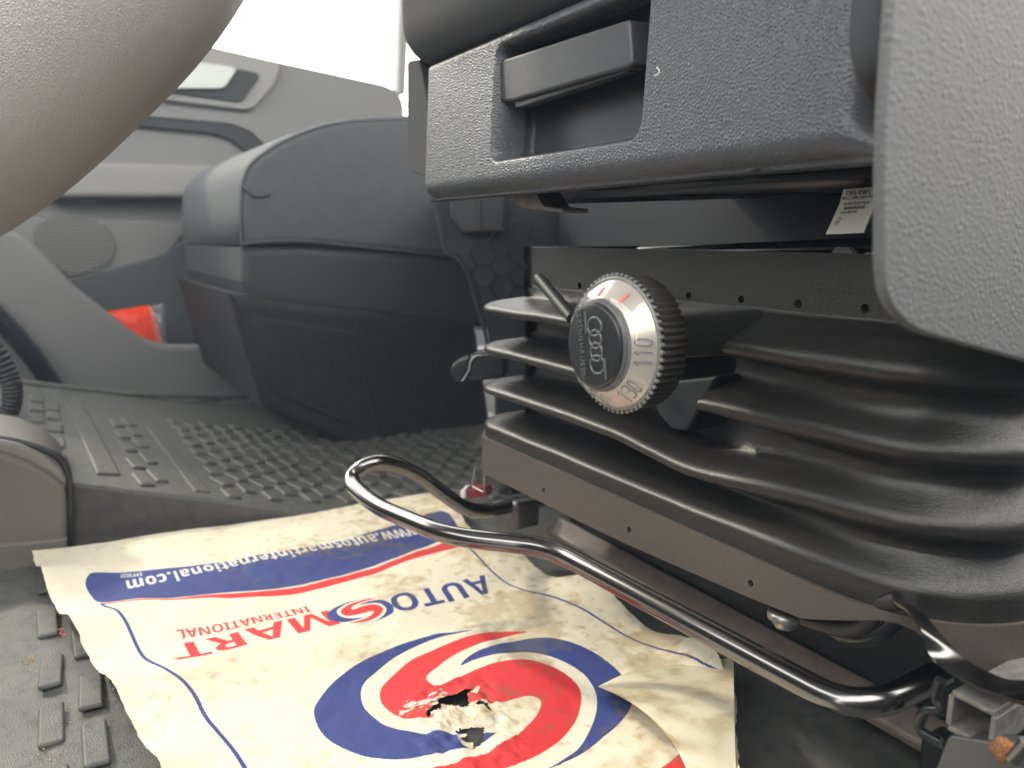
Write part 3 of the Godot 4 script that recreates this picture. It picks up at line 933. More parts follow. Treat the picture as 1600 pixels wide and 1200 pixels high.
func driver_seat():
	var root := Vector3(0.45, 0.0, -0.34)
	var seat := thing("driver_seat", "black suspension seat with pleated bellows base, round weight knob and tubular slide bar", "seat", root)
	var rel := func(p: Vector3) -> Vector3: return p - root
	# padding
	obj("seat_cushion", rounded(place(Vector3(0.50, 0.478, -0.356) - root), Vector3(0.515, 0.13, 0.425), 0.028, 6), M.seat_fabric, seat)
	front_trim(seat, root)
	obj("side_skirt", slab(soften([Vector3(0.262, 0.424, -0.584), Vector3(0.262, 0.4214, -0.5616), Vector3(0.262, 0.3787, -0.5447), Vector3(0.262, 0.3219, -0.5233), Vector3(0.262, 0.3297, -0.5381), Vector3(0.262, 0.335, -0.5558), Vector3(0.262, 0.3407, -0.5842), Vector3(0.262, 0.3499, -0.5887)].map(rel), 0.004), Vector3(0.2, 0, 0), 0.004), M.seat_fabric, seat)
	# outer side cover close to the door
	var cover := soften(([Vector3(0.2, 0.56, -0.137)] + [Vector3(0.2056, 0.3197, -0.137), Vector3(0.2121, 0.2727, -0.137), Vector3(0.2288, 0.2614, -0.137), Vector3(0.3208, 0.2413, -0.137)] + [Vector3(0.62, 0.215, -0.137), Vector3(0.62, 0.56, -0.137)]).map(rel), 0.012, 6)
	obj("side_cover", slab(cover, Vector3(0, 0, -0.003), 0.0012, 3), M.panel_plastic, seat)
	var st := new_st()
	tube(st, curve([Vector3(0.2384, 0.3793, -0.1643), Vector3(0.2361, 0.3634, -0.1621), Vector3(0.2342, 0.3514, -0.1606), Vector3(0.2367, 0.3441, -0.161), Vector3(0.2534, 0.3391, -0.1687)].map(rel), 6), 0.0085, 18, true, func(t): return 0.0078 + 0.0008 * sin(t * 5.0))
	obj("side_bolster", done(st), M.seat_fabric, seat)
	# seat pan, cross tube and a dark backing block under the cushion
	obj("seat_pan", rounded(place(Vector3(0.475, 0.352, -0.345) - root), Vector3(0.38, 0.036, 0.37), 0.006), M.cavity, seat)
	obj("cross_tube", pipe([Vector3(0.335, 0.325, -0.53) - root, Vector3(0.325, 0.318, -0.146) - root], 0.011, 18), M.gloss_black, seat)
	obj("dark_backing", rounded(place(Vector3(0.64, 0.245, -0.46) - root), Vector3(0.18, 0.20, 0.66), 0.004), M.cavity, seat)  # plain dark box added to close off the bright gap behind
	obj("mounting_clip", slab(soften([Vector3(0.285, 0.3216, -0.4736), Vector3(0.285, 0.3194, -0.4368), Vector3(0.285, 0.3091, -0.4253), Vector3(0.285, 0.3069, -0.4037), Vector3(0.285, 0.3042, -0.405), Vector3(0.285, 0.3087, -0.4526), Vector3(0.285, 0.3147, -0.4651)].map(rel), 0.002), Vector3(0.02, 0, 0), 0.002), M.rail_paint, seat)
	obj("wire_hook", pipe(fillet([Vector3(0.28, 0.3238, -0.4766), Vector3(0.28, 0.3194, -0.4766), Vector3(0.28, 0.3182, -0.4696), Vector3(0.28, 0.3225, -0.4688)].map(rel), 0.002, 4), 0.0008, 6), M.steel, seat)
	obj("torn_film", slab([Vector3(0.258, 0.3211, -0.237), Vector3(0.258, 0.322, -0.2109), Vector3(0.258, 0.3203, -0.2003), Vector3(0.258, 0.3184, -0.2216), Vector3(0.258, 0.317, -0.2315)].map(rel), Vector3(0.001, 0, 0)), M.handle_plastic, seat)
	obj("tension_rod", pipe([Vector3(0.43, 0.275, -0.50) - root, Vector3(0.40, 0.288, -0.15) - root], 0.006, 12), M.gloss_black, seat)
	obj("lint_hair", pipe(curve([Vector3(0.2492, 0.3653, -0.2809), Vector3(0.2492, 0.3634, -0.2791), Vector3(0.2492, 0.3621, -0.2799), Vector3(0.2492, 0.362, -0.2825)].map(rel), 4), 0.0003, 5), M.white_plastic, seat)
	# white slabs coloured as light showing through slots behind, near the door
	for l in [[Vector3(0.4, 0.2784, -0.2948), Vector3(0.4, 0.2837, -0.2901), Vector3(0.4, 0.2835, -0.2817), Vector3(0.4, 0.2788, -0.2771)], [Vector3(0.4, 0.2789, -0.2735), Vector3(0.4, 0.2811, -0.2709), Vector3(0.4, 0.2812, -0.2646), Vector3(0.4, 0.2792, -0.2606)]]:
		obj("painted_light_slot", slab(l.map(rel), Vector3(0.004, 0, 0), 0.0005), M.white_plastic, seat)
	# paper sticker on the tube behind
	var lab := [Vector3(0.312, 0.3105, -0.2247), Vector3(0.312, 0.3108, -0.2082), Vector3(0.312, 0.3054, -0.208), Vector3(0.312, 0.2914, -0.213), Vector3(0.312, 0.2908, -0.2322), Vector3(0.312, 0.3044, -0.2261)]
	var sk := obj("info_sticker", slab(lab.map(rel), Vector3(0.0006, 0, 0)), M.sticker, seat)
	var lines := [["CVG KW5", 1320, 303, 1362, 301, 7.0, 700], ["RPC_S_50M_CALB_US03", 1316, 312, 1368, 309, 4.5, 700], ["26-09-19 07:19:24", 1319, 320, 1358, 318, 4.5, 400], ["000000968688", 1319, 327, 1351, 325, 5.0, 400], ["CharlieSGB", 1313, 333, 1338, 331, 4.5, 400]]
	var pts := [[Vector3(0.3112, 0.3079, -0.2226), Vector3(0.3112, 0.3079, -0.2107), Vector3(0.3112, 0.3099, -0.2228)], [Vector3(0.3112, 0.3059, -0.2243), Vector3(0.3112, 0.3061, -0.2081), Vector3(0.3112, 0.3072, -0.2244)], [Vector3(0.3112, 0.3035, -0.2235), Vector3(0.3112, 0.3038, -0.2109), Vector3(0.3112, 0.3047, -0.2233)], [Vector3(0.3112, 0.3015, -0.2233), Vector3(0.3112, 0.3019, -0.2129), Vector3(0.3112, 0.3028, -0.2231)], [Vector3(0.3112, 0.2998, -0.2251), Vector3(0.3112, 0.3002, -0.2168), Vector3(0.3112, 0.301, -0.2245)]]
	for i in 5: words(lines[i][0], pts[i][0] - root, pts[i][1] - root, pts[i][2] - root, sk, M.ink, lines[i][6])
	var vt: Array = [Vector3(0.3112, 0.2954, -0.2277), Vector3(0.3112, 0.2985, -0.2253), Vector3(0.3112, 0.2948, -0.2263)]
	words("10010", vt[0] - root, vt[1] - root, vt[2] - root, sk, M.ink, 400)
	obj("dark_core", rounded(place(Vector3(0.49, 0.178, -0.335) - root), Vector3(0.26, 0.14, 0.33), 0.006), M.cavity, seat)  # dark box added inside the bellows so no bright background shows
	bellows(seat, root)
	weight_knob(seat, root)
	# height lever
	var lv := obj("lever", pipe([Vector3(0.28, 0.2628, -0.4232) - root, Vector3(0.27, 0.242, -0.3712) - root], 0.0040, 12), M.dark_plastic, seat)
	# tubular slide bar
	var bar: Array = [Vector3(0.40, 0.053, -0.558)] + [Vector3(0.3694, 0.0529, -0.558), Vector3(0.3015, 0.0532, -0.558), Vector3(0.2724, 0.0776, -0.558), Vector3(0.2483, 0.1012, -0.558), Vector3(0.2138, 0.1163, -0.558)] + [Vector3(0.1936, 0.1, -0.57)] + [Vector3(0.1961, 0.094, -0.515), Vector3(0.2157, 0.094, -0.4334), Vector3(0.2628, 0.094, -0.3832), Vector3(0.2754, 0.094, -0.1704)] + [Vector3(0.3239, 0.1004, -0.165)]
	obj("slide_bar", pipe(fillet(bar.map(rel), 0.022, 8), 0.0064, 18), M.chrome, seat)
	# floor rails and cross member
	obj("cross_member", rounded(place(Vector3(0.448, 0.056, -0.33) - root), Vector3(0.13, 0.076, 0.40), 0.004), M.cavity, seat)
	obj("ledge", rounded(place(Vector3(0.374, 0.034, -0.335) - root, Basis(Vector3.BACK, 0.5)), Vector3(0.020, 0.010, 0.405), 0.003), M.rail_paint, seat)
	obj("end_collar", rounded(place(Vector3(0.352, 0.046, -0.552) - root), Vector3(0.026, 0.026, 0.012), 0.004), M.dark_steel, seat)
	obj("rail", rounded(place(Vector3(0.53, 0.03, -0.17) - root), Vector3(0.34, 0.022, 0.04), 0.003), M.dark_plastic, seat)
	obj("rail", rounded(place(Vector3(0.60, 0.03, -0.52) - root), Vector3(0.30, 0.022, 0.04), 0.003), M.dark_plastic, seat)
	obj("floor_plate", rounded(place(Vector3(0.59, 0.0, -0.34) - root), Vector3(0.34, 0.012, 0.44), 0.003), M.dark_plastic, seat)
	seat_hardware(seat, root)

func strip_between(a: Array, b: Array, thick: Vector3) -> ArrayMesh:
	var st := new_st()
	var P := []
	var Q := []
	for i in a.size():
		P.append([a[i], a[i].lerp(b[i], 0.33) , a[i].lerp(b[i], 0.66), b[i]])
		Q.append([a[i] + thick, a[i].lerp(b[i], 0.33) + thick, a[i].lerp(b[i], 0.66) + thick, b[i] + thick])
	patch(st, P)
	patch(st, Q, true)
	for i in a.size() - 1:
		st.set_smooth_group(-1)
		quad(st, a[i], a[i + 1], a[i + 1] + thick, a[i] + thick)
		quad(st, b[i + 1], b[i], b[i] + thick, b[i + 1] + thick)
	return done(st)

func seat_hardware(seat: Node3D, root: Vector3):
	var rel := func(p: Vector3) -> Vector3: return p - root
	# bolt under the rim
	var c := Vector3(0.3, 0.1038, -0.2301) - root
	var st := new_st()
	lathe(st, [Vector2(0.0001, 0.004), Vector2(0.0075, 0.004), Vector2(0.0085, 0.002), Vector2(0.0085, 0.0)], c, Vector3.UP, 24)
	var w := obj("bolt", done(st), M.steel, seat)
	st = new_st()
	lathe(st, [Vector2(0.0058, 0.0), Vector2(0.0058, -0.004), Vector2(0.005, -0.005), Vector2(0.0001, -0.005)], c, Vector3.UP, 6)
	obj("bolt_head", done(st), M.steel, w)
	# curled hem of the rim
	obj("curled_hem", pipe(curve([Vector3(0.297, 0.1105, -0.2163), Vector3(0.297, 0.1123, -0.2051), Vector3(0.297, 0.1154, -0.1937), Vector3(0.297, 0.121, -0.1862), Vector3(0.297, 0.1286, -0.1814), Vector3(0.297, 0.1344, -0.1778), Vector3(0.297, 0.1387, -0.1718)].map(rel), 6), 0.0042, 14), M.black_vinyl, seat)
	obj("hem_cup", pipe(curve([Vector3(0.306, 0.1082, -0.2114), Vector3(0.306, 0.1079, -0.1993), Vector3(0.306, 0.1133, -0.1878), Vector3(0.306, 0.1252, -0.1788), Vector3(0.306, 0.1331, -0.1745)].map(rel), 6), 0.0055, 14), M.gloss_black, seat)
	# twisted flat steel strap
	var a := curve([Vector3(0.286, 0.1434, -0.1675), Vector3(0.286, 0.1416, -0.1608), Vector3(0.286, 0.136, -0.1549), Vector3(0.286, 0.1277, -0.1509), Vector3(0.286, 0.1245, -0.1409), Vector3(0.286, 0.124, -0.129), Vector3(0.286, 0.1267, -0.114)].map(rel), 6)
	var b := curve([Vector3(0.3, 0.1382, -0.1713), Vector3(0.3, 0.1355, -0.1615), Vector3(0.3, 0.1289, -0.1523), Vector3(0.3, 0.1248, -0.1437), Vector3(0.3, 0.1237, -0.135), Vector3(0.3, 0.1247, -0.127), Vector3(0.3, 0.1313, -0.1146)].map(rel), 6)
	obj("twisted_strap", strip_between(a, b, Vector3(0.001, -0.002, 0)), M.chrome, seat)
	# open square tube on a plate, rusty at its foot
	var o := Vector3(0.285, 0.1168, -0.1403) - root
	var q := Vector3(0.285, 0.102, -0.1246) - root
	var tz := q.z - o.z
	var ty := q.y - o.y
	var mid := (o + q) / 2
	var hw := tz / 2
	var hh := -ty / 2
	var t := 0.0022
	var foot := Node3D.new()
	foot.name = "mounting_foot"
	seat.add_child(foot, true)
	for it in [[Vector3(0, hh, 0), Vector3(0.05, t, tz)], [Vector3(0, -hh, 0), Vector3(0.05, t, tz)], [Vector3(0, 0, hw), Vector3(0.05, -ty - t, t)], [Vector3(0, 0, -hw), Vector3(0.05, -ty - t, t)]]:
		obj("tube_wall", rounded(place(mid + Vector3(0.025, 0, 0) + it[0]), it[1], 0.0005, 1), M.worn_zinc, foot)
	obj("web", rounded(place(mid + Vector3(0.03, 0, 0.002), Basis(Vector3.RIGHT, 0.6)), Vector3(0.02, t, tz * 0.8), 0.0004, 1), M.steel, foot)
	obj("foot_plate", slab(soften([Vector3(0.283, 0.1001, -0.1386), Vector3(0.283, 0.1112, -0.1128), Vector3(0.283, 0.0891, -0.1103), Vector3(0.283, 0.0667, -0.1419), Vector3(0.283, 0.0839, -0.1419)].map(rel), 0.002), Vector3(0.01, 0, 0), 0.001), M.dark_steel, foot)
	st = new_st()
	lathe(st, [Vector2(0.0001, 0.002), Vector2(0.0028, 0.0018), Vector2(0.0044, 0.0006), Vector2(0.004, -0.002)], Vector3(0.281, 0.1075, -0.1183) - root, Vector3(-1, 0.2, 0).normalized(), 14, func(r, k): return r * (1.0 + 0.14 * sin(k * 2.3)))
	obj("rusty_bolt", done(st), M.rust, foot)
	obj("rod_end", pipe([Vector3(0.278, 0.1074, -0.1138) - root, Vector3(0.278, 0.1168, -0.1101) - root], 0.0025, 10), M.chrome, foot)
	# black hook beside the foot
	obj("hook", pipe(curve([Vector3(0.295, 0.1141, -0.15), Vector3(0.295, 0.106, -0.1512), Vector3(0.295, 0.1017, -0.1486), Vector3(0.295, 0.097, -0.1548), Vector3(0.295, 0.0881, -0.1558), Vector3(0.295, 0.0875, -0.1471)].map(rel), 6), 0.0022, 10), M.gloss_black, seat)
	# lever catch at the far end of the rim
	obj("catch", slab(soften([Vector3(0.31, 0.0867, -0.5681), Vector3(0.31, 0.0926, -0.5588), Vector3(0.31, 0.0941, -0.52), Vector3(0.31, 0.0888, -0.5059), Vector3(0.31, 0.0819, -0.5109), Vector3(0.31, 0.079, -0.5263), Vector3(0.31, 0.0833, -0.5347), Vector3(0.31, 0.0777, -0.5648)].map(rel), 0.002), Vector3(0.02, 0, 0), 0.001), M.gloss_black, seat)
	obj("catch_rod", pipe(fillet([Vector3(0.3, 0.0978, -0.5497), Vector3(0.3, 0.0794, -0.5546), Vector3(0.3, 0.0798, -0.5335), Vector3(0.3, 0.0994, -0.5332)].map(rel), 0.003), 0.0010, 8), M.steel, seat)

func words(text: String, a: Vector3, b: Vector3, top: Vector3, parent: Node, m: Material, weight := 400):
	var t := TextMesh.new()
	t.text = text
	t.font = face(weight)
	t.font_size = 24
	t.pixel_size = 0.001
	t.depth = 0.0002
	var box := t.get_aabb()
	var ux := (b - a) / box.size.x
	var uy := (top - a) / box.size.y
	var o := obj("lettering", t, m, parent)
	var centre := a + (b - a) / 2 + (top - a) / 2
	var mid := box.get_center()
	o.transform = Transform3D(Basis(ux, uy, ux.cross(uy).normalized()), centre - ux * mid.x - uy * mid.y)

# ---------------------------------------------------------------- floor
func mat_y(x: float, z: float) -> float:
	var h := 0.064 - 0.237 * x
	# beyond the fold the mat falls away to the passenger's feet
	var fold := -1.27 + (x + 0.04) * 0.78
	return maxf(h, 0.0015) - 0.0 * fold

func passenger_mat():
	var th := thing("rubber_passenger_mat", "ribbed grey rubber mat sloping down in front of the passenger seat", "rubber mat", Vector3(0.15, 0.0, -1.0))
	var root := Vector3(0.15, 0.0, -1.0)
	var P := []
	var R := []
	for i in 41:
		var row := []
		var x := lerpf(-0.22, 0.62, i / 40.0)
		for j in 41:
			var v := j / 40.0
			var zn := -0.815 + maxf(x, 0.0) * 0.30
			zn = minf(zn, -0.70)
			var z := lerpf(-1.36, zn, v)
			var y := mat_y(x, z)
			row.append(Vector3(x, y + 0.001 * wob.get_noise_2d(x * 400, z * 400), z) - root)
		var e: Vector3 = row[-1]
		row.append(e + Vector3(0, -0.0012, 0.0026))
		row.append(e + Vector3(0, -0.004, 0.004))
		P.append(row)
		R.append([row[-1], Vector3(e.x, lerpf(e.y, -0.002, 0.5), e.z + 0.006), Vector3(e.x, -0.002, e.z + 0.008)])
	var st := new_st()
	patch(st, P)
	obj("mat_sheet", done(st), M.rubber, th)
	st = new_st()
	patch(st, R)
	obj("mat_riser", done(st), M.rubber_side, th)
	obj("mat_edge", pipe(fillet([Vector3(-0.0562, 0.1174, -0.8), Vector3(-0.0295, 0.109, -0.8), Vector3(-0.0136, 0.1007, -0.8), Vector3(0.0006, 0.0913, -0.8), Vector3(0.0063, 0.0763, -0.8), Vector3(0.0055, 0.0515, -0.8), Vector3(0.0011, 0.0049, -0.8)].map(func(p): return p - root), 0.012), 0.0035, 8), M.cord_black, th)
	obj("mat_lip", pipe([Vector3(-0.1, 0.09, -1.345) - root, Vector3(0.1, 0.043, -1.345) - root, Vector3(0.4, 0.004, -1.345) - root], 0.005, 8), M.rubber, th)
	var slope := Basis(Vector3.BACK, -0.233)
	var block := func(x: float, z: float, sx: float, sz: float, called: String, turn := 0.0, high := 0.0065):
		var b := slope if x < 0.265 else Basis.IDENTITY
		obj(called, rounded(place(Vector3(x, mat_y(x, z), z) - root, b * Basis(Vector3.UP, turn)), Vector3(sx, high, sz), 0.0025, 2), M.rubber, th)
	for z in [-1.227, -1.16, -1.089, -1.013, -0.94]: block.call(-0.018, z, 0.017, 0.045, "rib")
	for z in [-1.178, -1.117, -1.045, -0.965, -0.89]: block.call(0.0, z, 0.016, 0.045, "rib")
	block.call(0.034, -1.02, 0.022, 0.36, "long_rib", 0.04)
	for z in [-1.108, -1.04, -0.972, -0.895, -0.828]: block.call(0.070, z, 0.014, 0.042, "rib", 0.12)
	for z in [-1.123, -1.061, -0.997, -0.922, -0.846]: block.call(0.085, z, 0.012, 0.045, "rib", 0.12)
	block.call(0.116, -0.95, 0.016, 0.31, "long_rib", 0.03, 0.004)
	for i in 18:
		for j in 10:
			var x := 0.146 + i * 0.0205
			var z := -1.16 + j * 0.046 + (0.023 if i % 2 else 0.0)
			if z < -0.79 + maxf(0.0, x - 0.2) * 0.35: block.call(x, z, 0.0135, 0.031, "rib", 0.35 if (i + j) % 2 else 0.1, 0.007)

func mat_wave(x: float, z: float) -> float:
	return wob.get_noise_2d(x * 260, z * 260) * 0.004 + wob.get_noise_2d(x * 700 + z * 300, z * 500) * 0.0018 - 0.002

func driver_floor():
	var th := thing("rubber_driver_mat", "dusty black rubber floor mat with oblong ridges under the paper", "rubber mat", Vector3(0.1, 0.0, -0.4))
	var root := Vector3(0.1, 0.0, -0.4)
	var P := []
	for i in 61:
		var row := []
		for j in 81:
			var x := lerpf(-0.35, 0.60, i / 60.0)
			var z := lerpf(-0.815, 0.1, j / 80.0)
			row.append(Vector3(x, mat_wave(x, z), z) - root)
		P.append(row)
	var st := new_st()
	patch(st, P)
	obj("mat_sheet", done(st), M.rubber, th)
	var k := 0
	for col in [[-0.0195, [-0.728, -0.646, -0.567, -0.50, -0.43, -0.36]], [0.002, [-0.69, -0.60, -0.527, -0.466, -0.40]], [-0.062, [-0.70, -0.62, -0.54]]]:
		for z in col[1]:
			k += 1
			var b := Basis(Vector3.UP, -0.05 + 0.03 * (k % 3)) * Basis(Vector3.RIGHT, 0.04 * ((k % 3) - 1))
			obj("ridge", rounded(place(Vector3(col[0] + 0.001 * (k % 2), 0.0005, z) - root, b), Vector3(0.0138, 0.004, 0.044), 0.0019, 3), M.rubber, th)
	# crumbs of sand between the ridges
	var g := new_st()
	for i in 170:
		var c := [Vector2(-0.008, -0.53), Vector2(0.004, -0.505), Vector2(0.016, -0.525), Vector2(-0.02, -0.47), Vector2(0.0, -0.455), Vector2(-0.03, -0.6)][i % 6] as Vector2
		var p := Vector3(c.x + rng.randfn(0, 0.004), 0.001, c.y + rng.randfn(0, 0.016))
		p.y = mat_wave(p.x, p.z) + 0.0003
		var s := rng.randf_range(0.0004, 0.0011)
		rbox(g, place(p, Basis(Vector3(rng.randf(), 1, rng.randf()).normalized(), rng.randf() * 3)), Vector3(s, s * 0.8, s * 1.2), s * 0.25, 1)
	var cr := obj("crumbs", g.commit(), M.crumb, self)
	tag(cr, "pale sandy crumbs scattered between the floor mat ridges", "crumbs", "", "stuff")
	var t := obj("red_thread", pipe(curve([Vector3(-0.0129, 0.008, -0.6134), Vector3(-0.0089, 0.008, -0.6131), Vector3(-0.0115, 0.008, -0.6061), Vector3(-0.008, 0.008, -0.6018), Vector3(-0.0104, 0.008, -0.6001)], 5), 0.0005, 6), M.thread, self)
	tag(t, "tiny kinked red thread lying on the rubber floor mat", "thread")

func floor_structure():
	var f := obj("cab_floor", rounded(place(Vector3(0.3, -0.035, -0.8)), Vector3(2.4, 0.05, 2.1), 0.004), M.ground_paint, self)
	f.set_meta("kind", "structure")
	# the rest of the cab, out of view: it lets light in only at the windows
	var r := obj("cab_roof", rounded(place(Vector3(0.05, 1.55, -0.85)), Vector3(2.3, 0.06, 1.95), 0.01), M.cab_lining, self)
	r.set_meta("kind", "structure")
	var b := obj("cab_rear_wall", rounded(place(Vector3(1.25, 0.75, -0.85)), Vector3(0.06, 1.7, 1.95), 0.01), M.cab_lining, self)
	b.set_meta("kind", "structure")
	var d := obj("dashboard", rounded(place(Vector3(-0.85, 0.36, -0.85)), Vector3(0.4, 0.74, 1.85), 0.06), M.dash_lining, self)
	d.set_meta("kind", "structure")
	var w := obj("added_side_wall", rounded(place(Vector3(0.05, 0.28, 0.36)), Vector3(2.3, 0.70, 0.06), 0.01), M.dash_lining, self)  # unseen wall added to hold back light from the driver's side
	w.set_meta("kind", "structure")

func small_left():
	var c := thing("floor_console", "brown grey plastic pedal console block by the rubber mat", "console", Vector3(-0.05, 0, -0.85))
	var root := Vector3(-0.05, 0, -0.85)
	var rel := func(p: Vector3) -> Vector3: return p - root
	obj("body", slab([Vector3(-0.0696, 0.1125, -0.785), Vector3(-0.0429, 0.1051, -0.785), Vector3(-0.0228, 0.0927, -0.785), Vector3(-0.0071, 0.0782, -0.785), Vector3(0.0024, 0.0669, -0.785), Vector3(0.0025, 0.0473, -0.785), Vector3(-0.0029, -0.0205, -0.785), Vector3(-0.0825, -0.0041, -0.785)].map(rel), Vector3(0, 0, -0.11), 0.006, 4, true), M.console_plastic, c)
	obj("top_cover", slab([Vector3(-0.0688, 0.1225, -0.79), Vector3(-0.0466, 0.1161, -0.79), Vector3(-0.0285, 0.1088, -0.79), Vector3(-0.0103, 0.0955, -0.79), Vector3(0.0013, 0.081, -0.79), Vector3(0.004, 0.0714, -0.79), Vector3(0.0032, 0.0629, -0.79), Vector3(-0.0072, 0.0757, -0.79), Vector3(-0.0231, 0.0903, -0.79), Vector3(-0.0433, 0.1028, -0.79), Vector3(-0.0702, 0.1103, -0.79)].map(rel), Vector3(0, 0, -0.115), 0.004, 4, true), M.console_top, c)
	obj("foot_band", slab([Vector3(-0.079, 0.0256, -0.781), Vector3(0, 0.0169, -0.781), Vector3(-0.0029, -0.0189, -0.781), Vector3(-0.0821, -0.0026, -0.781)].map(rel), Vector3(0, 0, -0.1), 0.003), M.console_plastic, c)
	# mat edge curling over the console
	# coiled cable hanging at the left
	var path := curve([Vector3(-0.0868, 0.1726, -1.1613), Vector3(-0.0553, 0.1508, -1.1371), Vector3(-0.0424, 0.1181, -1.1218), Vector3(-0.0424, 0.0909, -1.1157), Vector3(-0.0569, 0.0676, -1.1193), Vector3(-0.0984, 0.0575, -1.1424)], 14)
	var hel := []
	var N := 560
	for i in N:
		var u := float(i) / (N - 1) * (path.size() - 1)
		var k := mini(int(u), path.size() - 2)
		var p: Vector3 = path[k].lerp(path[k + 1], u - k)
		var t: Vector3 = (path[k + 1] - path[k]).normalized()
		var n := t.cross(Vector3(0.4, 0.1, 0.9)).normalized()
		var b := t.cross(n)
		var a := TAU * i / 20.0
		hel.append(p + (n * cos(a) + b * sin(a)) * 0.0095)
	var cc := obj("coiled_cable", pipe(hel, 0.0032, 8), M.cord_black, self)
	tag(cc, "dark coiled cable hanging in a loop at the left edge", "cable")
	var hose := obj("black_hose", pipe(curve([Vector3(-0.1004, 0.2211, -1.46), Vector3(-0.0647, 0.1699, -1.46), Vector3(-0.0351, 0.1251, -1.46), Vector3(-0.0084, 0.0746, -1.46), Vector3(0.0133, 0.0163, -1.46), Vector3(0.0231, -0.0179, -1.46)], 6), 0.016, 14), M.gloss_black, self)
	tag(hose, "thick black hose curving down in front of the door pocket", "hose")
	# column cover overhead
	var st := new_st()
	tube(st, curve([Vector3(0.1236, 0.6321, -0.539), Vector3(0.0941, 0.5547, -0.5396), Vector3(0.0496, 0.4748, -0.5488), Vector3(0.0062, 0.4247, -0.5641), Vector3(-0.0484, 0.375, -0.5863), Vector3(-0.1175, 0.3338, -0.6193), Vector3(-0.1808, 0.308, -0.6523)], 10), 0.088, 64)
	var col := obj("steering_column_cover", done(st), M.taupe_leather, self)
	tag(col, "taupe leather-grained rounded steering column cover above the floor", "column cover")

